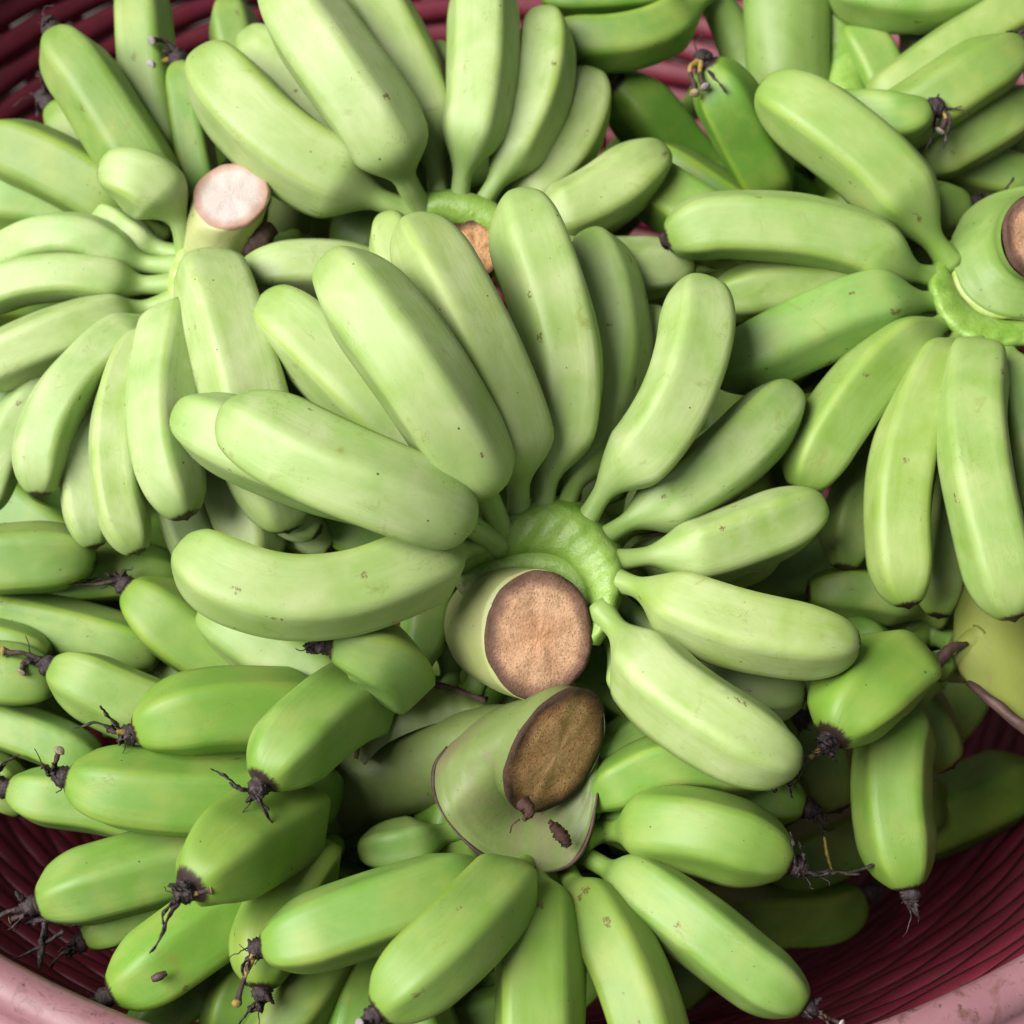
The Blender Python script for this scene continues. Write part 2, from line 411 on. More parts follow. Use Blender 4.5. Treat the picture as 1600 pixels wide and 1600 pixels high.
# -- hand 'top': the fan at the top centre
B('top', 76, '645,330,0 600,315,25 540,285,50 460,240,70 390,180,75 345,125,65 318,82,50', 80, 'b', 15, nl=1.2)
B('top', 76, '655,322,0 635,285,40 605,220,85 550,135,120 490,50,125 455,-5,115 428,-40,100', 105, 'b', -15, nl=1.0)
B('top', 64, '688,320,0 680,265,5 668,190,20 635,110,40 590,20,45 555,-50,30', 80, 'b', 10)
B('top', 60, '718,325,0 722,275,15 740,195,40 752,110,50 754,20,50 750,-60,40', 75, 'b', 0)
B('top', 52, '745,332,0 778,280,-5 815,215,0 842,150,5 852,85,0 850,15,-15', 70, 'b', -10)
B('top', 52, '765,345,-5 805,305,-25 850,272,-25 890,225,-25 912,165,-30 912,110,-45', 55, 'b', 8)
B('top', 60, '780,358,-5 825,347,-30 885,335,-40 945,303,-45 1000,262,-50 1040,235,-60', 50, 'b', -5)
B('top', 54, '790,375,-30 860,405,-60 940,420,-70 1020,420,-80 1085,412,-90', 60, 'b', 0)
B('top', 60, '650,325,-40 580,265,-40 500,185,-30 430,110,-30 385,50,-40', 55, 'b', 0)
B('top', 30, '700,320,-40 695,220,-60 690,140,-60 686,65,-60', 60, 'b', 0)
B('top', 54, '660,395,-60 600,430,-30 530,420,0 450,420,15 372,436,0', 40, 'b', 10, bloom=0.95)

# -- hand 'left': pale hand with the white cut
B('left', 62, '290,385,0 280,350,12 262,318,32 232,290,50 196,274,58 157,272,48', 75, 'p', 10, bloom=.95, nl=1.1)
B('left', 31, '285,398,-10 240,387,0 205,368,5 180,352,-10 150,335,-40', 60, 'b', 0)
B('left', 44, '272,415,0 225,412,15 180,395,40 130,372,55 70,372,45 10,398,0 -40,430,-40', 75, 'b', 0)
B('left', 44, '268,444,0 215,445,20 160,435,45 100,430,50 30,440,40 -50,475,10', 75, 'b', 5)
B('left', 53, '272,468,0 215,488,20 150,505,50 90,525,60 20,555,50 -50,590,20', 75, 'b', -8)
B('left', 52, '282,488,0 220,512,30 150,560,60 95,625,70 65,700,60 62,775,40', 90, 'b', 8)
B('left', 43, '290,500,0 225,535,25 165,605,45 135,690,55 132,780,50 150,856,30', 110, 'b', 0)
B('left', 46, '295,500,0 240,530,40 195,600,75 180,690,85 188,790,80 216,866,60', 100, 'b', -10)
B('left', 64, '300,490,0 278,500,50 262,560,95 252,640,115 262,730,115 292,810,95', 40, 'b', 15)
B('left', 74, '316,436,-40 332,446,30 350,495,75 375,580,80 400,670,50 430,760,0 450,830,-40', 95, 'b', -15, bloom=0.95, nl=.95)
B('left', 66, '330,620,-100 350,680,-100 372,760,-95 392,830,-95 400,900,-100', 50, 'b', 10)
B('left', 52, '270,640,-130 275,720,-120 290,800,-115 320,870,-115 360,920,-120', 50, 'b', 0)
B('left', 46, '370,690,-130 410,760,-125 455,810,-120 520,860,-120', 50, 'b', 0)
B('left', 40, '360,720,-60 410,770,-55 455,805,-55 500,832,-60', 50, 'p', 0)
B('left', 46, '200,520,-70 110,580,-70 30,660,-60 -10,740,-60 -20,800,-70', 60, 'b', 0)

# -- hand 'right': the one at the right edge with the fat stalk
B('right', 74, '1480,405,0 1452,368,25 1420,320,55 1365,258,75 1300,205,80 1240,165,70 1188,142,50', 70, 'b', 10, bloom=0.5)
B('right', 60, '1455,432,0 1412,420,20 1350,382,45 1270,360,60 1190,352,60 1110,352,50 1040,375,30', 60, 'f0', -5, bloom=0.45)
B('right', 66, '1470,470,0 1420,474,15 1355,482,35 1270,512,40 1190,550,30 1110,588,10', 65, 'b', 15, bloom=0.45)
B('right', 60, '1482,500,0 1440,525,5 1380,572,10 1325,635,10 1280,705,0 1250,770,-20', 65, 'p', -10)
B('right', 59, '1504,522,0 1475,570,10 1440,635,30 1415,720,40 1405,800,35 1408,880,20 1420,948,5', 65, 'p', 0)
B('right', 64, '1528,532,0 1524,580,20 1518,650,50 1528,740,65 1548,830,60 1568,905,45 1585,968,30', 60, 'p', 8)
B('right', 46, '1568,535,0 1585,590,10 1605,670,25 1630,770,30 1660,880,20', 60, 'p', 0)
B('right', 52, '1460,480,-70 1380,460,-80 1290,452,-80 1200,452,-80 1110,470,-90', 60, 'b', 0, bloom=0.6)
B('right', 50, '1490,520,-80 1430,620,-130 1370,730,-150 1330,810,-150 1318,890,-160', 60, 'b', 0)
B('right', 44, '1515,540,-80 1500,650,-120 1485,780,-130 1472,880,-140 1466,965,-150', 60, 'b', 0)
B('right', 44, '1540,540,-80 1560,680,-110 1600,800,-120 1630,900,-130', 60, 'b', 0)

# -- bunch 'low': thick stalk across the bottom centre; right hand of fingers
B('low', 74, '825,1328,-150 772,1362,-75 715,1385,5 620,1415,50 530,1445,60 460,1468,60 410,1480,50', 190, 'f', 10, '-20,60,10 -45,90,20 -25,40,25', nl=2.1)
B('low', 74, '835,1332,-175 800,1378,-75 765,1418,15 710,1475,75 650,1530,85 590,1582,75', 205, 'f', -25, '5,40,30 -5,70,35 -30,20,30', nl=2.5)
B('low', 79, '842,1330,-175 840,1392,-70 840,1470,10 842,1560,40 842,1660,35 840,1760,10', 190, 'f', 5, nl=1.9)
B('low', 68, '868,1326,-175 902,1390,-70 945,1450,0 985,1530,30 1015,1620,30 1030,1720,10', 190, 'f', 15, nl=1.9)
B('low', 64, '880,1318,-150 945,1355,-70 1020,1398,0 1100,1458,25 1180,1520,20 1258,1572,5', 185, 'f', -10, '30,20,10 60,25,0 40,50,10')
B('low', 74, '892,1296,-165 960,1298,-60 1040,1293,25 1110,1303,55 1180,1325,50 1236,1350,40', 170, 'f', -18, '60,15,5 100,20,0 10,-35,20 0,-50,30')
B('low', 54, '895,1275,-100 970,1225,-80 1040,1195,-70 1120,1195,-75 1200,1215,-80', 50, 'f', 0)
B('low', 50, '920,1310,-90 1040,1260,-110 1130,1238,-105 1200,1245,-105 1258,1262,-110', 50, 'f', 0, '10,25,5 25,40,0')
B('low', 46, '915,1240,-90 950,1190,-120 1000,1150,-130 1080,1120,-140', 50, 'b', 0)
B('low', 50, '870,1000,-190 940,1060,-185 1000,1100,-190 1060,1130,-200', 50, 'b', 0)
# left hand of fingers on the same stalk
B('low', 44, '655,1070,-110 658,1030,-110 666,985,-105 675,930,-110 690,870,-125', 45, 'b', 0)
B('low', 34, '702,1068,-110 705,1030,-115 715,980,-120 735,900,-140', 45, 'b', 0)
B('low', 30, '740,1080,-110 755,1050,-120 790,1000,-150', 30, 'b', 0)
B('low', 62, '620,1080,-110 618,1055,-40 600,1030,20 565,1014,50 514,1008,60', 62, 'f', 20, '0,5,10')
B('low', 66, '590,1110,-120 540,1080,-90 450,1030,-90 380,985,-90 315,950,-100', 40, 'b', 10, bloom=0.6)
B('low', 46, '700,1300,-150 640,1320,-150 560,1330,-170', 30, 'b', 0)

# -- hand 'lowleft': bananas that point to the left with dried flowers
B('lowleft', 74, '590,1110,-150 562,1092,-100 522,1108,-45 475,1145,10 435,1188,45 408,1224,55', 30, 'f', 15, '-50,-5,10 -80,-30,15 15,40,25 20,70,20')
B('lowleft', 72, '560,1120,-90 500,1112,-70 420,1110,-20 340,1112,10 270,1125,20 210,1145,15', 45, 'f', 5, '-40,-10,15 -60,-45,20 -90,-15,10')
B('lowleft', 60, '470,1180,-110 400,1160,-110 310,1135,-80 220,1105,-50 140,1070,-35 80,1042,-40', 45, 'f', 15, '-45,-5,10 -80,-20,5 -50,10,10')
B('lowleft', 72, '540,1235,-210 470,1238,-110 370,1243,-50 270,1243,-20 180,1232,-10 106,1216,-15', 50, 'f', -10, '-25,-25,10 -40,-20,5 -10,-45,12')
B('lowleft', 54, '420,1260,-150 330,1280,-140 240,1275,-120 150,1255,-95 70,1245,-85 12,1232,-85', 50, 'f', 0, '0,-40,10 15,-55,10')
B('lowleft', 66, '470,1300,-140 400,1315,-120 310,1340,-90 220,1365,-65 130,1390,-55 58,1413,-60', 50, 'f', -12, '-40,20,5 -75,35,0 -45,35,5')
B('lowleft', 84, '480,1270,-130 440,1285,-80 395,1315,-20 350,1345,40 318,1368,75 294,1388,90', 30, 'f', -30, '-40,60,20 -65,95,10 35,5,15 -15,25,20')
B('lowleft', 70, '470,1360,-150 410,1395,-120 340,1440,-90 270,1490,-65 215,1530,-60 172,1555,-60', 50, 'f', -12, '-40,25,0 -55,20,0')
B('lowleft', 64, '510,1330,-150 480,1355,-130 440,1420,-110 415,1490,-90 410,1545,-90', 40, 'f', 5, '-15,30,10 -40,55,10')
B('lowleft', 52, '470,1420,-200 420,1490,-190 370,1560,-180 340,1640,-180', 40, 'f', 0)
B('lowleft', 46, '400,1480,-220 330,1530,-210 260,1580,-200 200,1640,-200', 40, 'f', 0)
B('lowleft', 42, '330,1420,-200 260,1420,-200 190,1440,-200 130,1470,-200', 40, 'f', 0)
B('lowleft', 66, '540,1140,-140 470,1090,-130 370,1040,-110 290,990,-85 235,945,-70 200,918,-70', 45, 'f', 0, '-40,-20,15 -70,-10,10 -145,-40,15')

# -- hand 'edge': at the left edge under the pale hand
B('edge', 64, '-110,880,-90 -60,880,-85 0,876,-80 60,872,-85 110,872,-95 150,880,-110', 40, 'b', 10)
B('edge', 50, '-60,930,-150 40,915,-150 140,900,-150 220,895,-150 290,900,-160', 60, 'b', 0)
B('edge', 54, '-80,960,-135 0,965,-125 100,985,-125 180,1005,-130 250,1030,-145', 50, 'b', 0)
B('edge', 44, '-90,990,-130 -30,1000,-110 30,1015,-105 80,1025,-110', 40, 'b', 0)
B('edge', 54, '-110,1040,-110 -60,1048,-100 0,1055,-95 50,1062,-100 90,1065,-115', 40, 'b', 0)
B('edge', 46, '-80,1100,-150 0,1130,-140 80,1160,-140 160,1200,-150', 40, 'b', 0)
B('edge', 44, '-110,1150,-150 -50,1190,-140 0,1220,-135 40,1270,-150', 40, 'b', 0)

# -- hand 'backleft': behind the pale hand, standing up against the basket
B('backleft', 58, '270,330,-60 230,270,-30 180,195,0 135,125,10 105,85,5 85,52,-5', 40, 'f', 12, '5,30,10 25,40,15 -20,-10,10')
B('backleft', 52, '290,300,-70 265,250,-50 240,170,-30 228,90,-20 222,20,-20 215,-35,-30', 40, 'f', -10)
B('backleft', 36, '330,340,-60 312,280,-40 298,210,-20 290,150,-15 280,98,-15', 40, 'f', 0, '-25,-15,15 -45,-40,20 -48,5,15')
B('backleft', 42, '400,200,-120 385,140,-110 370,70,-100 362,30,-100 358,-5,-105', 40, 'f', 5, '-20,0,10 30,10,10')
B('backleft', 62, '250,370,-60 180,320,-50 110,275,-40 40,242,-40 -40,220,-50', 50, 'f', 0)
B('backleft', 56, '260,400,-90 180,350,-85 80,325,-80 0,315,-80 -60,315,-85', 50, 'b', 0)
B('backleft', 40, '200,300,-120 150,245,-115 110,200,-110 78,165,-110', 40, 'f', 0, '-5,-20,10 -20,-50,5 -15,20,10')
B('backleft', 40, '120,380,-120 60,400,-120 0,410,-120 -60,420,-120', 50, 'b', 0)

# -- hand 'backmid': dark green hand between the top fan and the right hand
B('backmid', 50, '1098,-8,-10 1070,22,0 1020,50,10 950,65,10 890,65,0 850,58,-10', 45, 'b', 10)
B('backmid', 40, '1100,-20,-30 1040,-22,-20 960,-12,-15 890,-8,-20 845,-10,-30', 40, 'b', 0)
B('backmid', 61, '1160,345,-200 1105,292,-160 1055,238,-110 1015,186,-55 982,148,-15 956,126,15', 30, 'f', 20, '0,45,60 -12,92,70')
B('backmid', 58, '1225,320,-110 1195,270,-70 1165,215,-20 1137,160,30 1116,120,55 1102,98,72', 30, 'f', -15, '2,38,45 30,45,40 -15,58,50')
B('backmid', 48, '1330,320,-120 1300,260,-90 1280,200,-60 1265,150,-45 1258,105,-45', 40, 'f', 0, '15,-40,25 42,-92,35 58,-42,40 108,-48,45 -15,25,30 -70,10,30')
B('backmid', 46, '1260,380,-170 1180,330,-150 1120,295,-140 1060,290,-140', 40, 'b', 0)
B('backmid', 44, '1300,380,-160 1250,320,-145 1215,280,-140 1180,255,-150', 40, 'b', 0)
B('backmid', 44, '1240,400,-200 1150,360,-190 1080,330,-190 1010,330,-190', 40, 'b', 0)
B('backmid', 40, '880,170,-60 905,120,-60 930,70,-55 950,10,-60', 40, 'b', 0)

# -- hand 'corner': top right corner
B('corner', 54, '1270,-55,-20 1330,-20,0 1400,-5,10 1480,-8,10 1560,-35,0', 30, 'b', 0)
B('corner', 52, '1330,205,-30 1370,170,-10 1430,125,10 1510,70,20 1570,30,20 1640,0,10', 45, 'f', -10)
B('corner', 58, '1340,230,-30 1390,200,0 1450,165,30 1520,120,45 1560,95,45 1596,68,40', 40, 'f', 10, '0,30,10 5,55,10 -25,-20,10')
B('corner', 52, '1300,190,-10 1330,185,20 1370,185,50 1415,185,65 1455,170,70', 30, 'f', 0, '10,35,15 15,60,10 -10,70,10')
B('corner', 52, '1400,290,-30 1460,245,-10 1540,200,0 1620,150,-10', 50, 'b', 5)
B('corner', 46, '1400,230,-70 1470,250,-60 1550,270,-60 1640,280,-70', 50, 'b', 0)
B('corner', 58, '1390,370,-60 1420,345,-50 1455,330,-40 1490,325,-40 1515,322,-45', 30, 'f', 5, '40,-20,12 75,-45,18 40,20,10')
B('corner', 48, '1310,20,-110 1350,70,-100 1380,130,-100 1400,200,-110', 40, 'b', 0)
B('corner', 46, '1400,20,-110 1440,70,-100 1450,130,-100 1450,200,-110', 40, 'b', 0)
B('corner', 44, '1560,340,-90 1580,290,-80 1600,240,-80 1640,200,-90', 40, 'b', 0)
B('corner', 44, '1600,30,-40 1560,10,-40 1500,0,-45 1440,30,-60', 40, 'b', 0)

# -- hand 'lowright': deep in the basket at the right
B('lowright', 79, '1458,1040,-50 1440,1040,-30 1400,1045,10 1360,1075,50 1325,1115,75 1298,1155,85', 25, 'f', 15, '-25,30,15 -55,55,10 10,35,0')
B('lowright', 68, '1450,1070,-60 1425,1100,-40 1400,1170,-10 1395,1250,0 1405,1320,-5 1421,1390,-20', 30, 'f', 5, '0,12,5')
B('lowright', 46, '1460,960,-200 1410,940,-190 1340,925,-185 1260,925,-185', 40, 'b', 0)
B('lowright', 44, '1480,1000,-220 1420,975,-210 1350,960,-205 1270,960,-205', 40, 'b', 0)

# -- hand 'deep': at the bottom of the heap
B('deep', 56, '1010,1450,-380 1100,1440,-430 1200,1435,-460 1290,1430,-480 1350,1400,-490', 40, 'f', 0)
B('deep', 54, '980,1400,-260 900,1480,-250 700,1560,-240 520,1580,-240', 40, 'f', 0)
B('deep', 54, '980,1450,-260 860,1560,-250 740,1600,-240 640,1640,-240', 40, 'f', 0)
B('deep', 54, '960,1360,-270 830,1340,-270 700,1330,-270 600,1340,-270', 40, 'f', 0)
def deep_key(x, y): return ('deep' if y > 800 else 'deepback') + ('' if x > 800 else 'left')
for lay_ in range(2):  # second, deeper layer is added to block light in the hollow below
    for q_ in range(42):     # the fruit lower in the heap, glimpsed dark between the others
        x_, y_ = 60 + (q_ % 6) * 265 + ((q_ // 6 + lay_) % 2) * 130, 330 + (q_ // 6) * 185 - lay_ * 60
        if (x_ < 270 and y_ > 1130) or (x_ > 1200 and y_ > 1290): continue
        z_ = (480 if y_ > 1150 and x_ > 1100 else 0) + 230 * lay_
        a_ = 2.4 * q_ + 0.4 + lay_; dx_, dy_ = 165 * math.cos(a_), 165 * math.sin(a_)
        B(deep_key(x_, y_), 68, f'{x_-dx_:.0f},{y_-dy_:.0f},{-190-z_} {x_:.0f},{y_:.0f},{-150-z_} {x_+dx_:.0f},{y_+dy_:.0f},{-180-z_}', 40, 'b', 0)
for k_, x_, y_, a_, z_ in (('deepback', 1085, 335, .6, -60), ('deepback', 1130, 460, -.4, -90), ('deepback', 1425, 505, .9, -120), ('deepback', 1120, 600, 1.4, -90), ('deepleft', 470, 1565, 2.2, -110), ('deepleft', 560, 1590, 1.8, -130), ('deepleft', 640, 1560, 1.2, -150), ('deepbackleft', 560, 830, .5, -90), ('deepback', 985, 770, 2.2, -130)):
    dx_, dy_ = 150 * math.cos(a_), 150 * math.sin(a_)
    B(k_, 58, f'{x_-dx_:.0f},{y_-dy_:.0f},{z_-30} {x_:.0f},{y_:.0f},{z_} {x_+dx_:.0f},{y_+dy_:.0f},{z_-30}', 40, 'b', 0)
for x_, y_, a_ in ((545, 1325, .3), (1250, 1110, 1.2), (1350, 1300, 2.7), (690, 1310, -.3), (330, 1560, 2.4)):
    dx_, dy_ = 170 * math.cos(a_), 170 * math.sin(a_)
    z_ = 330 if x_ == 1350 else 0
    B('deep', 66, f'{x_-dx_:.0f},{y_-dy_:.0f},{-300-z_} {x_:.0f},{y_:.0f},{-270-z_} {x_+dx_:.0f},{y_+dy_:.0f},{-300-z_}', 40, 'b', 0)
B('deep', 54, '980,1330,-270 1060,1260,-270 1160,1180,-270 1240,1130,-270', 40, 'f', 0)

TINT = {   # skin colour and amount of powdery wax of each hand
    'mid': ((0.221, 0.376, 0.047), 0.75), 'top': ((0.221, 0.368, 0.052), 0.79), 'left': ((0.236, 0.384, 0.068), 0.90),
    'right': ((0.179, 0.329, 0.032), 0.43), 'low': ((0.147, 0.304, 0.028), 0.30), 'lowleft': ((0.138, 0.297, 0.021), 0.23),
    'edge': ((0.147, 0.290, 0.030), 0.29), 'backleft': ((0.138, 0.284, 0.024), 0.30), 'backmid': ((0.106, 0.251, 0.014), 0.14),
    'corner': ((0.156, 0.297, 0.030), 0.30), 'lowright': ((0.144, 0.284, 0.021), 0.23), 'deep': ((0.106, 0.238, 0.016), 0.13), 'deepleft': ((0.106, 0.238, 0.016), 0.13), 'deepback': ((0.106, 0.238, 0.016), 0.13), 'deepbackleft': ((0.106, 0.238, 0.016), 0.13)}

TIPS = {'b': (1.75, 2.1, 0.14), 'p': (1.5, 1.9, 0.17), 'f': (1.45, 1.75, 0.24), 'f0': (1.4, 1.9, 0.22)}
def sstep(x): x = np.clip(x, 0, 1); return x * x * (3 - 2 * x)
def profile(b, L, s):
    R = b['R']; rp = b['rp'] or max(15, 0.27 * R)
    ped = min(b['ped'], 0.42 * L)
    g = sstep((s - ped * 0.62) / (b['nl'] * R))
    base = rp * (1 + 0.25 * np.clip(1 - s / 45, 0, 1) ** 1.5 * 1.5) 
    r = base + (R - base) * g
    mid = (ped + L) / 2
    r = r * (1 - 0.07 * np.clip(np.abs(s - mid) / (L - mid + 1e-6), 0, 1) ** 2 * g)
    kt, ex, rt = TIPS[b['tip']]
    e = np.clip((L - s) / (kt * R), 0, 1)
    f = (1 - (1 - e) ** ex) ** (1 / ex)
    return r * (rt + (1 - rt) * f)

def spine(b, n):
    a = b['pts'].copy()
    seg = np.r_[0, np.cumsum(np.linalg.norm(np.diff(a, axis=0), axis=1))]; seg /= seg[-1]
    a[:, 2] += b['off'] * sstep(seg / 0.26)
    c, L = catmull(a, n)
    return c, L

def relax(iters=70):
    """let touching fruit push each other up or down until they rest against each other instead of passing through"""
    N = 20
    S = []
    for b in BAN:
        c, L = spine(b, N); s = np.linspace(0, L, N); r = profile(b, L, s)
        wt = sstep(np.linspace(0, 1, N) / 0.26)
        S.append((c, r * 0.91, wt))
    box = [(c[:, 0].min() - r.max(), c[:, 0].max() + r.max(), c[:, 1].min() - r.max(), c[:, 1].max() + r.max()) for c, r, _ in S]
    pairs = [(i, j) for i in range(len(S)) for j in range(i) if box[i][0] < box[j][1] and box[j][0] < box[i][1] and box[i][2] < box[j][3] and box[j][2] < box[i][3]]
    info = []
    for i, j in pairs:
        ci, ri, wi = S[i]; cj, rj, wj = S[j]
        d2 = np.hypot(ci[:, None, 0] - cj[None, :, 0], ci[:, None, 1] - cj[None, :, 1])
        R = ri[:, None] + rj[None]
        W = np.minimum(wi[:, None], 1) * 0 + (wi[:, None] + wj[None]) / 2
        m = (d2 < R) & (W > 0.5)
        if not m.any(): continue
        a, bb = np.nonzero(m)
        need = np.sqrt(R[a, bb] ** 2 - d2[a, bb] ** 2)
        dz = ci[a, 2] - cj[bb, 2]
        k = np.argmax(need)
        sgn = 1 if np.average(dz, weights=need ** 2) > 0 else -1
        info.append((i, j, sgn, dz, need))
    off = np.zeros(len(S))
    for it in range(iters):
        mv = np.zeros(len(S)); ct = np.zeros(len(S))
        for i, j, sgn, dz, need in info:
            g = (need - sgn * (dz + off[i] - off[j])).max()
            if g > 0:
                mv[i] += sgn * g * 0.5; mv[j] -= sgn * g * 0.5; ct[i] += 1; ct[j] += 1
        off += 0.6 * mv / np.maximum(ct, 1) ** 0.7
        off *= 0.995
        off = np.clip(off, -130, 70)
    for b, o in zip(BAN, off): b['off'] = float(o)
    return off
relax()

def make_banana(b, parent, idx):
    n, ns = 56, 36
    c, L = spine(b, n)
    # denser rings at the tip
    u = np.linspace(0, 1, n); u = 1 - (1 - u) ** 1.35
    cc = np.c_[[np.interp(u, np.linspace(0, 1, n), c[:, k]) for k in range(3)]].T
    s = u * L
    r = profile(b, L, s)
    W = WP(cc)
    k = PX * (D - cc[:, 2]) / D
    t, nn, bb = frames(W)
    rng = np.random.RandomState(1000 + idx * 7)
    roll = math.radians(b['roll'] if b['roll'] is not None else rng.uniform(-36, 36)) + rng.uniform(-.12, .12)
    th = np.linspace(0, 2 * np.pi, ns, endpoint=False)
    ang = roll + np.arange(5) * 2 * np.pi / 5 + rng.uniform(-.14, .14, 5)
    p = 18.0
    cs = np.maximum(0, np.cos(th[:, None] - ang[None])) ** p
    poly = cs.sum(1) ** (-1 / p)
    poly = poly / poly.mean()
    ridge = (poly - poly.min()) / (poly.max() - poly.min())
    sharp = np.clip((s - b['ped']) / (0.8 * b['R']), 0.15, 1)
    sharp = sharp * np.clip((L - s) / (0.5 * b['R']), 0.35, 1)
    sec = 1 + (poly[None] - 1) * (1.0 * sharp[:, None])
    RR = r[:, None] * k[:, None] * sec
    # slow unevenness so that no two fruits are alike
    for q in range(3):
        RR = RR * (1 + 0.012 * np.sin(th[None] * (q + 1) + s[:, None] / b['R'] * rng.uniform(.6, 1.5) + rng.uniform(0, 6)))
    v = W[:, None] + RR[..., None] * (np.cos(th)[None, :, None] * nn[:, None] + np.sin(th)[None, :, None] * bb[:, None])
    v = v.reshape(-1, 3)
    f = grid_faces(n, ns)
    nv = len(v)
    endp = W[-1] + t[-1] * r[-1] * k[-1] * 0.55
    v = np.vstack([v, W[0], endp])
    f += [(nv, (j + 1) % ns, j) for j in range(ns)]
    e = (n - 1) * ns
    f += [(nv + 1, e + j, e + (j + 1) % ns) for j in range(ns)]
    uu = np.minimum(th, 2 * np.pi - th)            # no seam
    side = np.sign(np.pi - th)
    peel = np.stack([np.repeat(np.cos(th)[None] * 1.0, n, 0), np.repeat((s / b['R'])[:, None], ns, 1), np.repeat(np.sin(th)[None], n, 0)], -1).reshape(-1, 3)
    peel = np.vstack([peel, peel[0], peel[-1]])
    rid = np.r_[(ridge[None] * sharp[:, None]).ravel(), 0, 0]
    tipa = np.clip((L - s) / (1.6 * b['R']), 0, 1)
    tp = np.r_[np.repeat(tipa, ns), 1, 0]
    nk = np.clip(1 - (s - b['ped'] * .8) / (0.9 * b['R']), 0, 1)
    nk = np.r_[np.repeat(nk, ns), 1, 0]
    o = obj('banana', v, f, M['banana'], parent, W[0],
            {'peel': ('FLOAT_VECTOR', peel), 'ridge': ('FLOAT', rid), 'tip': ('FLOAT', tp), 'neck': ('FLOAT', nk)})
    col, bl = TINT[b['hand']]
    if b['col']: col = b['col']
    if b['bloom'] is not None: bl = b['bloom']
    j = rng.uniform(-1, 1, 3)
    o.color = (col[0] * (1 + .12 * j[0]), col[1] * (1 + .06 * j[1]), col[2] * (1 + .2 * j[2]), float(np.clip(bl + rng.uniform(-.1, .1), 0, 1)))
    if b['tip'] in ('f', 'f0'):
        make_flower(o, cc[-1], (cc[-1] - cc[-4]), r[-1], b['fl'] if b['tip'] == 'f' else '0,0,0', rng, idx, small=b['tip'] == 'f0')
    return o

def wiggle(a, rng, n, amp):
    """a crooked path through pixel points"""
    c, L = catmull(a, n)
    e = np.zeros_like(c)
    for k in range(3):
        e[:, k] = sum(rng.uniform(.3, 1) / q * np.sin(np.linspace(0, 1, n) * q * 4.2 + rng.uniform(0, 6.3)) for q in (1, 2, 4))
    e -= e[0]
    return c + e * amp * np.linspace(0, 1, n)[:, None] ** .6

def make_flower(parent, tip, dirv, rt, spec, rng, idx, small=False):
    """the dried flower left on a banana's tip: shrivelled stub, styles and threads"""
    S = Soup()
    d = dirv / (np.linalg.norm(dirv) + 1e-9)
    r0 = max(rt, 14) * (0.9 if small else 1.1)
    ln = 9 if small else rng.uniform(20, 30)
    a = np.array([tip - d * 5, tip + d * ln * .4, tip + d * ln])
    v, f = px_tube(a, [r0 * .95, r0 * 1.05, r0 * .55], 12, 18, lump=.22, seed=idx); S.add(v, f)
    if not small:
        ends = []
        if spec:
            ends = [np.array([float(q) for q in t.split(',')]) for t in spec.split()]
        else:
            for q in range(2): ends.append(d * rng.uniform(25, 55) + rng.uniform(-28, 28, 3))
        for q, e in enumerate(ends):
            lg = np.linalg.norm(e)
            st = tip + d * ln * .5 + rng.uniform(-.35, .35, 3) * r0
            en = tip + e
            mid = (st + en) / 2 + rng.uniform(-.16, .16, 3) * lg + d * 6
            path = wiggle(np.array([st, mid, en]), rng, 26, 0.05 * lg)
            kind = rng.rand()
            u = np.linspace(0, 1, 26)
            if kind < .74:      # crumpled strip
                rad = r0 * (.62 - .36 * u) * (1 + .35 * np.sin(u * 17 + rng.uniform(0, 6))); rad[-1] = 1
                v, f = px_tube(path, rad, 26, 11, ell=.33, lump=.62, seed=idx * 5 + q)
                tone = np.clip(rng.uniform(-.6, .22) + .1 * u, 0, 1)
            else:               # style with a pale knob at its end
                rad = 4.2 + 1.2 * np.sin(u * 9) * (1 - u) + 4.5 * sstep((u - .84) / .1); rad[-1] = 3; rad[0] = 7
                v, f = px_tube(path, rad, 26, 9, lump=.2, seed=idx * 5 + q)
                tone = np.where(u < .5, .48 if rng.rand() < .5 else .12, .2); tone = np.where(u > .86, rng.uniform(.4, 1.0), tone)
            S.add(v, f, np.r_[np.repeat(tone, (len(v) - 2) // 26), 0, tone[-1]])
        for q in range(rng.randint(2, 4)):   # threads
            st = tip + d * ln * rng.uniform(.4, 1) + rng.uniform(-.4, .4, 3) * r0
            en = st + d * rng.uniform(8, 25) + rng.uniform(-28, 28, 3)
            path = wiggle(np.array([st, (st + en) / 2 + rng.uniform(-8, 8, 3), en]), rng, 14, 6)
            v, f = px_tube(path, np.linspace(1.6, .7, 14), 14, 5); S.add(v, f)
        for q in range(3):   # shrivelled bits of bract on the stub
            st = tip + d * ln * .6 + rng.uniform(-.7, .7, 3) * r0
            en = st + rng.uniform(-14, 14, 3) + d * 8
            v, f = px_tube(np.array([st, (st + en) / 2 + rng.uniform(-4, 4, 3), en]), [r0 * .5, r0 * .65, r0 * .2], 10, 10, ell=.4, lump=.7, seed=idx * 3 + q)
            S.add(v, f, np.full(len(v), max(0, rng.uniform(-.4, .2))))
    return S.obj('dried_flower', M['flower'], parent, 'tone', origin=V(*tip))

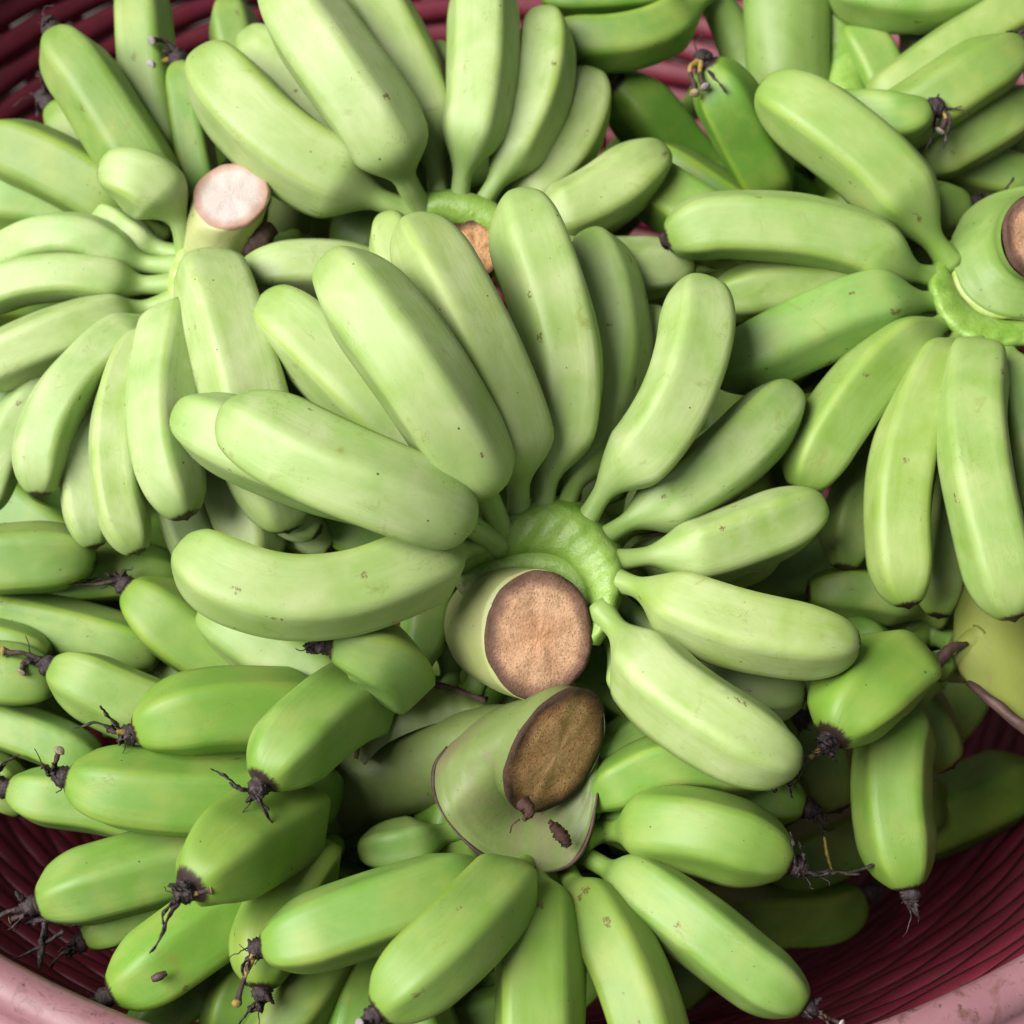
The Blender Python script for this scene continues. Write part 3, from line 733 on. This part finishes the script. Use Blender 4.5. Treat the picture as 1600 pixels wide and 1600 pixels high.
def cut_face(parent, centre, normal, rx, ry, rot, mat, seed, dome=0.10):
    """a rough knife-cut end: centre px, normal in view axes (right, up, towards camera)"""
    nrm = normal[0] * VX + normal[1] * VY + normal[2] * VIEWZ; nrm /= np.linalg.norm(nrm)
    a = VX * math.cos(rot) + VY * math.sin(rot); a = a - nrm * (a @ nrm); a /= np.linalg.norm(a)
    b = np.cross(nrm, a)
    rng = np.random.RandomState(seed)
    c0 = V(centre[0], centre[1], dep(centre[1], centre[2])); k = PX
    nr, ns = 14, 64
    th = np.linspace(0, 2 * np.pi, ns, endpoint=False)
    edge = 1 + sum(rng.uniform(.002, .009) * np.sin(q * th + rng.uniform(0, 6.3)) for q in (2, 3, 5, 7, 11, 17))
    vs = []; ra = []
    for i in range(nr):
        u = (i + 1) / nr
        h = dome * rx * (1 - u ** 3) * 0.35 + rng.uniform(-.6, .6, ns) * .5 * u
        h += 2.2 * np.sin(3 * th + 4 * u + seed) * u + 1.5 * np.sin(7 * th + seed) * u
        vs.append(c0 + k * ((rx * u * edge * np.cos(th))[:, None] * a + (ry * u * edge * np.sin(th))[:, None] * b + h[:, None] * nrm)); ra.append(np.full(ns, u))
    # a turned-down lip so the face meets the stalk
    vs.append(c0 + k * ((rx * .99 * edge * np.cos(th))[:, None] * a + (ry * .99 * edge * np.sin(th))[:, None] * b - 9 * nrm)); ra.append(np.full(ns, 1.0))
    v = np.vstack(vs + [c0 + k * dome * rx * .35 * nrm]); f = grid_faces(nr + 1, ns)
    f += [(len(v) - 1, (j + 1) % ns, j) for j in range(ns)]
    return obj('cut_face', v, f, mat, parent, c0, {'rad': ('FLOAT', np.r_[np.concatenate(ra), 0])})

def oriented_loft(rings, ns=40, lump=.02, seed=0):
    """stalk body through explicit rings (centre px, normal, rx, ry, rot)"""
    rng = np.random.RandomState(seed); th = np.linspace(0, 2 * np.pi, ns, endpoint=False)
    C = []
    for (c, nv, rx, ry, rot) in rings:
        C.append(list(c[:2]) + [dep(c[1], c[2])] + list(nv) + [rx, ry, rot])
    C, _ = catmull(np.array(C, float), 26)
    vs = []
    for i, q in enumerate(C):
        nrm = q[3] * VX + q[4] * VY + q[5] * VIEWZ; nrm /= np.linalg.norm(nrm)
        a = VX * math.cos(q[8]) + VY * math.sin(q[8]); a -= nrm * (a @ nrm); a /= np.linalg.norm(a); b = np.cross(nrm, a)
        w = 1 + lump * (np.sin(3 * th + i * .15 + seed) + .7 * np.sin(5 * th - i * .2) + .4 * np.sin(11 * th + seed))
        vs.append(V(q[0], q[1], q[2]) + PX * ((q[6] * w * np.cos(th))[:, None] * a + (q[7] * w * np.sin(th))[:, None] * b))
    v = np.vstack(vs); f = grid_faces(len(C), ns); nv = len(v)
    v = np.vstack([v, V(*C[0][:3]), V(*C[-1][:3])])
    f += [(nv, (j + 1) % ns, j) for j in range(ns)]
    e = (len(C) - 1) * ns
    f += [(nv + 1, e + j, e + (j + 1) % ns) for j in range(ns)]
    return v, f

def skirt(inner, edge, rows=9, n=50, bulge=18, seed=0, thick=16):
    """the flared collar of a stalk: a curved sheet with thickness from the neck (inner) to its free edge"""
    a, _ = catmull(P(inner), n); b, _ = catmull(P(edge), n)
    rng = np.random.RandomState(seed)
    wob = sum(rng.uniform(.5, 2.0) * np.sin(np.linspace(0, 1, n) * q * 6.3 + rng.uniform(0, 6)) for q in (2, 5, 9))
    vs = []
    for i in range(rows):
        u = i / (rows - 1)
        p = a * (1 - u) + b * u
        p[:, 2] += bulge * math.sin(math.pi * u) * .6 - bulge * .2 * u + wob * u
        vs.append(p)
    und = b.copy(); und[:, 2] -= thick; vs.append(und * .97 + a * .03)
    back = a.copy(); back[:, 2] -= thick * 2.5; vs.append(back)
    v = np.vstack([WP(q) for q in vs])
    return v, grid_faces(len(vs), n, False), vs[rows - 1]

def pad(hand_key, outer, inner, h, ribs, mat, n=90, seed=0, name='crown', parent=None, over=1.0):
    """the fleshy crown of a hand: a broad ribbed cushion between the finger stems (outer) and the stalk (inner)"""
    CUR[0] = hand_key
    a, _ = catmull(P(outer), n); b, _ = catmull(P(inner), n)
    rng = np.random.RandomState(seed); v = np.linspace(0, 1, n)
    ph = rng.uniform(0, 6)
    us = [-.26, -.16, -.06, .10, .2, .32, .45, .6, .74, .85, .93, 1.0]
    hs = [-1.6, -.3, .35, .62, .70, .70, .66, .55, .40, .10, -.45, -1.1]
    vs = []
    for u, hh in zip(us, hs):
        if u < 0: u *= over
        p = a * (1 - u) + b * u
        rib = np.cos(2 * math.pi * ribs * v + ph + .4 * np.sin(9 * v)) * 1.7 * math.exp(-((u - .25) / .33) ** 2)
        lum = sum(rng.uniform(.4, 1.1) * np.sin(v * q + rng.uniform(0, 6)) for q in (7, 17, 31, 47))
        p[:, 2] += h * hh + rib + lum * .45
        vs.append(p)
    q = b.copy(); q[:, 2] -= 3.2 * h; vs.append(q)
    vv = np.vstack([WP(x) for x in vs])
    return obj(name, vv, grid_faces(len(vs), n, False), mat, parent or HANDS[hand_key])

def loop_by_angle(pts, c, n):
    """closed outline resampled at even angles round c (photo pixels)"""
    a = np.asarray(pts, float)
    cl, _ = catmull(np.vstack([a, a[:1]]), 240)
    an = np.arctan2(-(cl[:, 1] - c[1]), cl[:, 0] - c[0])
    o = np.argsort(an); an = an[o]; cl = cl[o]
    t = np.linspace(-math.pi, math.pi, n, endpoint=False)
    an = np.r_[an - 2 * math.pi, an, an + 2 * math.pi]; cl = np.vstack([cl] * 3)
    return np.c_[[np.interp(t, an, cl[:, k]) for k in range(3)]].T

def cut_ring(centre, normal, rx, ry, rot, back=0.0, scale=1.0, n=120):
    """outline of a cut end in photo pixels"""
    N = np.array(normal, float); N /= np.linalg.norm(N)
    A = np.array([math.cos(rot), math.sin(rot), 0]); A -= N * (A @ N); A /= np.linalg.norm(A); Bv = np.cross(N, A)
    t = np.linspace(0, 2 * math.pi, n, endpoint=False)
    p = np.outer(np.cos(t) * rx * scale, A) + np.outer(np.sin(t) * ry * scale, Bv) - N * back
    return np.c_[centre[0] + p[:, 0], centre[1] - p[:, 1], dep(centre[1], centre[2]) + p[:, 2]]

def bell(hand_key, cut, edge, c, mat, rows=22, n=96, flare=1.9, drop=1.5, neck=30, thick=14, seed=0, name='stalk', neck_c=None):
    """stalk that runs from a cut end and flares out to a collar with a free edge"""
    CUR[0] = hand_key
    E = loop_by_angle(P(edge), c, n)
    C0 = loop_by_angle(cut_ring(*cut), (cut[0][0], cut[0][1]), n)
    C1 = loop_by_angle(cut_ring(*cut, back=neck, scale=.97), neck_c or (cut[0][0], cut[0][1]), n) if neck_c is None else loop_by_angle(cut_ring(*cut, back=neck, scale=.97), None or (cut_ring(*cut, back=neck)[:, 0].mean(), cut_ring(*cut, back=neck)[:, 1].mean()), n)
    rng = np.random.RandomState(seed); t = np.linspace(0, 2 * math.pi, n, endpoint=False)
    vs = [C0 * [1, 1, 1] + [0, 0, -3], C0 * .5 + C1 * .5]
    for i in range(rows):
        u = i / (rows - 1)
        w = u ** flare; wd = 1 - (1 - u) ** drop
        p = C1 * (1 - w) + E * w
        p[:, 2] = C1[:, 2] * (1 - wd) + E[:, 2] * wd
        p[:, 2] += u * u * sum(rng.uniform(.5, 1.4) * np.sin(q * t + rng.uniform(0, 6)) for q in (2, 5, 9))
        vs.append(p)
    edge_line = vs[-1]
    cc = np.array([c[0], c[1], E[:, 2].mean()])
    lip = E.copy(); lip[:, 2] -= thick; vs.append(lip)
    un = E * .8 + cc * .2; un[:, 2] -= thick * 1.6; vs.append(un)
    v = np.vstack([WP(q) for q in vs])
    return obj(name, v, grid_faces(len(vs), n), mat, HANDS[hand_key]), edge_line

# ------------------------------------------------------------------ the setting: ground and basket
g = obj('ground', [(-6, -6, 0), (6, -6, 0), (6, 6, 0), (-6, 6, 0)], [(0, 1, 2, 3)], M['ground'], smooth=False); g['kind'] = 'structure'

RB, CY, ZR = 1540 * PX, 715 * PX, FOC.z - 300 * PX
bk = thing('basket', 'large round pink and dark red slatted plastic basket holding all the green bananas', 'basket', (0, CY, 0.004))
def ring_obj(name, prof, mat, n=160, wave=None):
    """lathe a closed (r,z) outline round the basket's axis"""
    th = np.linspace(0, 2 * np.pi, n, endpoint=False)
    m = len(prof); v = []
    for i, (r, z) in enumerate(prof):
        rr = r + (wave(th) if wave is not None else 0)
        v.append(np.stack([rr * np.cos(th), CY + rr * np.sin(th), np.full(n, z)], -1))
    v = np.vstack(v)
    f = []
    for i in range(m):
        i2 = (i + 1) % m
        for j in range(n):
            k = (j + 1) % n
            f.append((i * n + j, i * n + k, i2 * n + k, i2 * n + j))
    return obj(name, v, f, mat, bk, (0, CY, prof[0][1]))
# rim: rolled lip, with a groove and a turned-down outer skirt
rim = [(-.004, -.030), (-.005, -.008), (-.004, -.002), (-.001, .001), (.004, .002), (.010, .0015), (.0145, -.002), (.016, -.006), (.0165, -.009), (.0195, -.010), (.022, -.013), (.0225, -.020), (.0225, -.040), (.0195, -.040), (.0185, -.018), (.006, -.012), (.001, -.014), (.000, -.030)]
ring_obj('rim', [(RB + a, ZR + b) for a, b in rim], M['pink'], 220)
ZB = 0.03; TAPER = 0.62
def wall_r(z): return RB - 0.004 - TAPER * (ZR - .03 - z) * (1.0)
NR = 24; NRIB = 56
for i in range(NR):
    z = ZR - .036 - i * 0.0142
    hw, tk = 0.0060, 0.0036
    r = wall_r(z)
    wv = (lambda th, s=(1 if i % 2 else -1): s * 0.0009 * np.sin(th * NRIB / 2))
    sl = hw * TAPER
    prof = [(r - tk / 2 + sl, z + hw), (r - tk / 2 - .0008, z), (r - tk / 2 - sl, z - hw), (r + tk / 2 - sl, z - hw), (r + tk / 2, z), (r + tk / 2 + sl, z + hw)]
    ring_obj('slat', prof, M['red' if True else 'pink'], 224, wv)
zt, zb = ZR - .028, ZR - .036 - (NR) * .0142
ribme = None
for k in range(NRIB):
    a = (k + .5) * 2 * math.pi / NRIB
    if ribme is None:
        rt_, rb_ = wall_r(zt) , wall_r(zb)
        w2, t2 = .0045, .0016
        vv = []
        for (rr, zz) in ((rt_, zt), ((rt_ + rb_) / 2, (zt + zb) / 2), (rb_, zb)):
            for (x, y) in ((-t2, -w2), (t2, -w2), (t2, w2), (-t2, w2)): vv.append((rr + x + 0.0042, y, zz - 0.004))
        ff = [(0, 3, 2, 1), (8, 9, 10, 11)]
        for i in (0, 4): ff += [(i + j, i + (j + 1) % 4, i + 4 + (j + 1) % 4, i + 4 + j) for j in range(4)]
        ribme = bpy.data.meshes.new('rib'); ribme.from_pydata(vv, [], ff); ribme.materials.append(M['red'])
    o = bpy.data.objects.new('rib', ribme); COL.objects.link(o); o.parent = bk
    o.location = (0, 0, -0.004); o.rotation_euler = (0, 0, a)
rbt = wall_r(zb)
th = np.linspace(0, 2 * np.pi, 64, endpoint=False)
v = np.vstack([np.stack([rr * np.cos(th), CY + rr * np.sin(th), np.full(64, zz)], -1) for rr, zz in ((.001, zb + .002), (rbt, zb + .002), (rbt + .004, zb - .004), (rbt, zb - .006), (.001, zb - .006))])
obj('base', v, grid_faces(5, 64), M['red'], bk, (0, CY, zb), smooth=False)
# foot ring that carries the basket on the ground
ring_obj('foot', [(rbt - .02, zb - .005), (rbt + .002, zb - .005), (rbt - .006, 0.005), (rbt - .012, 0.005)], M['red'], 96)

# ------------------------------------------------------------------ the hands of bananas
HANDS = {}
def hand(key, label, xyz, cat='banana hand', name='banana_hand'):
    x, y, d = xyz; CUR[0] = key
    HANDS[key] = thing(name, label, cat, V(x, y, dep(y, d)), 'hands of green bananas heaped in the basket')
    return HANDS[key]
hand('mid', 'biggest pale green banana hand in the middle, round a peach coloured cut stalk', (850, 880, -40))
hand('top', 'pale green banana hand fanning up behind the middle one, dark brown cut stalk half hidden', (720, 360, -40))
hand('left', 'palest banana hand with the fresh white cut stalk', (310, 430, -50))
hand('right', 'banana hand hanging from a fat green stalk with a tan cut at the right edge', (1560, 470, -50))
hand('low', 'banana bunch on a thick olive stalk lying sideways with an oval brown cut', (780, 1230, -120), 'banana bunch', 'banana_bunch')
hand('lowleft', 'bright green banana hand pointing left to the pink rim, with shrivelled black flowers', (520, 1240, -220))
hand('edge', 'banana hand tucked under the palest hand, above the row with black flowers', (-90, 1000, -160))
hand('backleft', 'banana hand standing against the red basket wall behind the white cut stalk', (280, 370, -150))
hand('backmid', 'dark green banana hand with a broad upright green stalk between two pale hands', (1200, 250, -200))
hand('corner', 'banana hand in the far corner above the tan cut stalk', (1360, 200, -120))
hand('lowright', 'banana hand on a yellow green stalk with a brown scar, by the dark gap', (1480, 1060, -180))
hand('deep', 'shadowed banana hand lowest in the dark gap at the lower right of the basket', (990, 1420, -320))
hand('deepleft', 'shadowed banana hand under the bananas with black flowers, by the left rim', (500, 1400, -320))
hand('deepback', 'shadowed banana hand buried beneath the fat green stalk hand at the right edge', (1250, 500, -320))
hand('deepbackleft', 'shadowed banana hand buried beneath the palest hand with the white cut', (350, 550, -320))
for i, b in enumerate(BAN): make_banana(b, HANDS[b['hand']], i)

def tubes_part(name, hand_key, specs, mat, lump=.06, parent=None):
    CUR[0] = hand_key
    S = Soup()
    for q, (pts, rad, n, ns) in enumerate(specs):
        v, f = px_tube(pts, rad, n, ns, lump=lump, seed=hash_seed(hand_key) + q); S.add(v, f)
    return S.obj(name, mat, parent or HANDS[hand_key])
def hash_seed(k): return sum(ord(c) * (i + 3) for i, c in enumerate(k)) % 997

# middle hand
pad('mid', '716,866,-10 738,858,2 762,836,8 788,816,12 814,802,14 848,796,14 882,798,13 916,817,11 940,844,9 960,874,7 964,910,6 957,950,2 944,985,-8 930,1008,-26',
    '700,905,-26 728,898,-18 760,884,-12 796,876,-9 828,872,-9 852,873,-9 872,880,-9 888,892,-9 900,907,-9 909,922,-10 914,940,-12 914,962,-16 908,988,-24 900,1005,-36', 26, 13, M['crown'], seed=3)
tubes_part('groove', 'mid', [('722,912,-46 770,890,-42 845,880,-40 890,898,-40 914,930,-44 922,955,-52', [22, 28, 30, 30, 26, 16], 44, 18)], M['crown'], .05)
v, f = oriented_loft([((775, 975, -190), (.1, 0, 1), 84, 92, 0), ((782, 978, -110), (.2, -.02, 1), 86, 96, 0), ((805, 985, -40), (.3, -.05, 1), 84, 100, 0), ((838, 992, 18), (.25, -.06, 1), 85, 101, 0)], 48, .012, 3)
st = obj('stalk', v, f, M['stalk_pale'], HANDS['mid'])
cut_face(st, (842, 993, 20), (.25, -.06, 1), 85, 100, 0.0, M['cut_peach'], 5)
v, f, e = skirt('790,895,-30 765,915,-20 755,945,-25', '715,890,-25 712,915,-30 735,945,-45', 7, 24, 10, 2)
obj('flange', v, f, M['stalk_pale'], st)

# top hand
tubes_part('crown', 'top', [('635,335,-15 680,322,-4 725,326,0 765,342,-4 795,368,-12', [20, 25, 27, 26, 22], 40, 18)], M['crown'], .05)
v, f = oriented_loft([((725, 430, -160), (.1, .2, 1), 46, 54, 0), ((738, 400, -50), (.15, .2, 1), 44, 52, 0), ((745, 388, 5), (.1, .15, 1), 42, 50, 0)], 40, .02, 9)
st = obj('stalk', v, f, M['scar'], HANDS['top'])
cut_face(st, (745, 388, 8), (.1, .15, 1), 43, 50, 0, M['cut_brown'], 11)

# left hand
pad('left', '312,346,-16 294,368,-2 279,394,4 269,420,6 265,446,7 269,472,7 280,494,6 302,505,0 328,502,-10 345,478,-18',
    '334,352,-8 326,378,0 319,400,2 314,420,2 312,438,0 315,452,-3 322,462,-7 332,466,-12 342,460,-18 350,446,-24', 20, 10, M['crown_pale'], seed=5, over=.5)
CUR[0] = 'left'
v, f = oriented_loft([((312, 450, -120), (.25, .6, .8), 76, 60, .2), ((328, 400, -40), (.2, .75, .7), 66, 56, .2), ((348, 345, 20), (.15, .6, .9), 63, 56, .2), ((362, 308, 62), (-.12, .42, .9), 65, 64, .3)], 48, .02, 5)
st = obj('stalk', v, f, M['stalk_pale'], HANDS['left'])
cut_face(st, (361, 305, 66), (-.12, .42, .9), 64, 66, .3, M['cut_white'], 21)
tubes_part('dried_scar', 'left', [('385,395,-10 405,372,5 425,355,0', [14, 22, 12], 14, 14)], M['scar'], .3)

# right hand
pad('right', '1486,376,-52 1462,408,-26 1452,440,-8 1460,470,5 1474,498,6 1498,522,6 1528,536,6 1566,540,6 1620,536,4 1680,520,0',
    '1502,380,-50 1492,400,-26 1490,425,-10 1500,452,-4 1518,474,-4 1542,488,-4 1572,495,-4 1605,497,-4 1640,492,-4 1680,478,-6', 27, 11, M['crown'], seed=8, over=.5)
RC = ((1622, 371, 70), (.45, .1, 1), 64, 69, 0)
st, e_ = bell('right', RC, '1486,372,-14 1490,415,-4 1506,456,2 1540,484,4 1585,496,4 1640,492,0 1700,470,-8 1735,410,-16 1720,330,-22 1640,290,-26 1560,300,-26 1510,330,-20', (1600, 400), M['stalk_green'], flare=2.4, drop=1.6, neck=25, seed=2)
cut_face(st, (1622, 371, 73), (.45, .1, 1), 66, 71, 0, M['cut_peach'], 31)
tubes_part('collar_edge', 'right', [('1488,378,-30 1493,425,-14 1512,465,-8 1550,488,-6 1620,494,-6', [6, 8, 8, 8, 7], 40, 10)], M['crown_pale'], .25, st)

# bunch with the sideways stalk
CUR[0] = 'low'
v, f = oriented_loft([((430, 1290, -330), (.8, .3, .4), 74, 74, 0), ((530, 1238, -250), (.8, .25, .45), 74, 74, 0), ((640, 1200, -180), (.8, .15, .5), 76, 72, 0), ((730, 1176, -120), (.7, .05, .65), 78, 74, 0), ((800, 1170, -70), (.7, 0, .7), 78, 70, .3)], 52, .008, 4)
obj('stalk', v, f, M['stalk'], HANDS['low'])
LC = ((870, 1175, 20), (.62, -.38, .72), 104, 88, 1.07)
st, e = bell('low', LC, '700,1166,-41 680,1196,-39 677,1228,-45 690,1268,-29 715,1302,-40 752,1335,-52 790,1354,-61 830,1364,-68 888,1353,-72 918,1312,-68 932,1250,-58 938,1190,-77 915,1130,-100 860,1095,-100 790,1100,-85 735,1125,-70', (815, 1215), M['stalk'], flare=.95, drop=.75, neck=34, seed=3)
cut_face(st, (870, 1175, 23), (.62, -.38, .72), 107, 90, 1.07, M['cut_brown'], 41, .05)
t_ = np.linspace(-math.pi, math.pi, len(e), endpoint=False); e = e[np.argsort((t_ - 2.72) % (2 * math.pi))]; e = e[:int(len(e) * .66)]
S = Soup(); vv, ff = px_tube(e, 2.6 + 1.2 * np.sin(np.linspace(0, 21, len(e))), 110, 8, lump=.5, seed=2); S.add(vv, ff); S.obj('collar_edge', M['scar'], st)
v, f, e = skirt('570,1196,-100 596,1168,-85 636,1146,-72 686,1129,-66 728,1120,-64 770,1113,-62', '558,1185,-115 570,1132,-95 608,1092,-80 660,1070,-75 710,1078,-75 760,1098,-80', 10, 50, 16, 5)
cl = obj('collar', v, f, M['stalk'], HANDS['low'])
S = Soup(); vv, ff = px_tube(e, np.full(len(e), 6.0), 50, 8, lump=.4, seed=3); S.add(vv, ff); S.obj('collar_edge', M['scar'], cl)
tubes_part('crown', 'low', [('740,1305,-150 790,1325,-140 850,1330,-140 890,1312,-140 908,1285,-140 910,1250,-140', [24, 28, 28, 28, 24, 22], 40, 18),
                            ('585,1130,-150 620,1090,-135 670,1075,-130 730,1085,-132', [18, 20, 20, 18], 30, 16)], M['crown'], .05)
tubes_part('dried_scar', 'low', [('862,1288,-36 876,1303,-36 890,1322,-42', [6, 10, 5], 14, 12), ('858,1283,2 864,1289,2', [4, 4], 6, 8)], M['dried_skin'], .8)
tubes_part('torn_skin', 'low', [('815,1255,30 828,1268,36 818,1282,30', [12, 9, 3], 14, 10), ('812,1280,28 800,1290,26 797,1302,22', [1.5, 1.3, 1], 12, 6)], M['dried_skin'], .8)

# hidden crowns of the hands whose stalks are buried
tubes_part('crown', 'lowleft', [('590,1090,-130 550,1150,-190 520,1230,-220 490,1300,-200 480,1400,-210', [26, 40, 44, 40, 34], 30, 16)], M['stalk'], .05)
tubes_part('crown', 'edge', [('-110,860,-110 -115,960,-140 -110,1060,-140 -105,1160,-150', [30, 36, 36, 30], 24, 16)], M['crown'], .05)
tubes_part('crown', 'backleft', [('410,210,-150 340,320,-130 280,360,-120 240,400,-130 160,420,-150', [26, 34, 38, 34, 26], 24, 16)], M['stalk'], .05)
tubes_part('stalk', 'backleft', [('440,400,-150 452,345,-90 462,300,-60', [36, 34, 36], 18, 18)], M['stalk'], .03)
v, f = oriented_loft([((1236, 260, -190), (0, 1, .2), 78, 60, 0), ((1232, 150, -100), (0, 1, .3), 76, 62, 0), ((1229, 60, -60), (0, 1, .3), 77, 64, 0), ((1226, -90, -40), (0, 1, .3), 84, 66, 0)], 40, .02, 6)
obj('stalk', v, f, M['stalk_green'], HANDS['backmid'])
tubes_part('crown', 'backmid', [('1105,-15,-50 1150,60,-110 1200,200,-170 1240,320,-190 1300,370,-190', [22, 34, 40, 40, 30], 30, 16)], M['stalk_green'], .05)
tubes_part('crown', 'corner', [('1300,-40,-60 1310,80,-110 1330,200,-90 1370,290,-110 1400,370,-110', [24, 34, 38, 36, 28], 30, 16)], M['crown'], .05)
CUR[0] = 'lowright'
v, f = oriented_loft([((1562, 800, -130), (0, 1, .1), 66, 62, 0), ((1558, 920, -110), (0, 1, .1), 67, 62, 0), ((1566, 1010, -90), (.15, 1, .1), 80, 66, -.15), ((1594, 1085, -80), (.4, .9, .1), 112, 74, -.4), ((1630, 1160, -75), (.62, .78, .1), 150, 80, -.67)], 48, .008, 8)
st = obj('stalk', v, f, M['stalk_yellow'], HANDS['lowright'])
t_ = np.linspace(math.pi * 1.02, 0, 30)
ring_ = np.c_[1630 + 117 * np.cos(t_), 1160 + 93 * np.cos(t_), dep(1160, -75) + 80 * np.sin(t_)]
S = Soup(); v, f = px_tube(ring_, 4 + 6 * np.sin(np.clip(t_, 0, math.pi)), 50, 12, lump=.2, seed=12, ell=1.0); S.add(v, f); S.obj('scar_edge', M['scar'], st)
tubes_part('bract', 'lowright', [('1510,1006,-40 1488,1012,-25 1470,1030,-22 1456,1056,-30', [4, 8, 10, 5], 22, 12)], M['scar'], .15, st)
tubes_part('bract_base', 'lowright', [('1530,1000,-70 1500,1022,-60 1480,1048,-62', [28, 16, 8], 16, 14)], M['stalk_yellow'], .08, st)
tubes_part('crown', 'lowright', [('1540,1040,-140 1490,1045,-120 1455,1045,-90 1450,1075,-110', [30, 22, 18, 16], 24, 16)], M['stalk_green'], .05)
for k_, p_ in (('deepleft', '480,1330,-330 500,1420,-330 490,1500,-330'), ('deepback', '1230,430,-330 1250,520,-330 1240,600,-330'), ('deepbackleft', '330,470,-330 350,560,-330 340,640,-330')):
    tubes_part('crown', k_, [(p_, [30, 36, 30], 20, 16)], M['crown'], .05)
tubes_part('crown', 'deep', [('970,1330,-300 990,1420,-300 1000,1510,-300', [30, 36, 30], 20, 16)], M['crown'], .05)

# ------------------------------------------------------------------ small loose things
def scrap(name, label, cat, specs, seed, tone=0.0):
    CUR[0] = 'lowleft'
    S = Soup()
    for q, (pts, rad) in enumerate(specs):
        v, f = px_tube(pts, rad, 22, 10, ell=.45, lump=.45, seed=seed + q)
        S.add(v, f, np.full(len(v), tone if q == 0 else 0.0))
    o = S.obj(name, M['flower'], None, 'tone'); o['label'] = label; o['category'] = cat
    return o
scrap('dried_flower', 'loose dried flower with a pale straw stem in the dark gap at right', 'dried flower',
      [('1288,1308,-70 1292,1335,-72 1300,1360,-80', [4, 6, 3]), ('1300,1360,-80 1330,1362,-80 1368,1350,-70', [3, 4, 6])], 5, .48)
scrap('dried_leaf', 'black shrivelled leaf scrap hanging on the basket slats by the left rim', 'dried leaf',
      [('20,1500,-120 60,1480,-112 100,1455,-110', [3, 6, 9]), ('70,1445,-118 66,1480,-110 62,1515,-112', [11, 12, 6]), ('40,1440,-125 80,1435,-118 130,1445,-125', [10, 18, 8])], 9)
s = Soup(); v, f = px_tube('238,1530,0 248,1526,2 260,1520,0', [5, 7, 4], 10, 12, lump=.1); s.add(v, f, np.full(len(v), .22))
o = s.obj('seed', M['scar']); o['label'] = 'small red brown seed stuck on the lowest left banana'; o['category'] = 'seed'
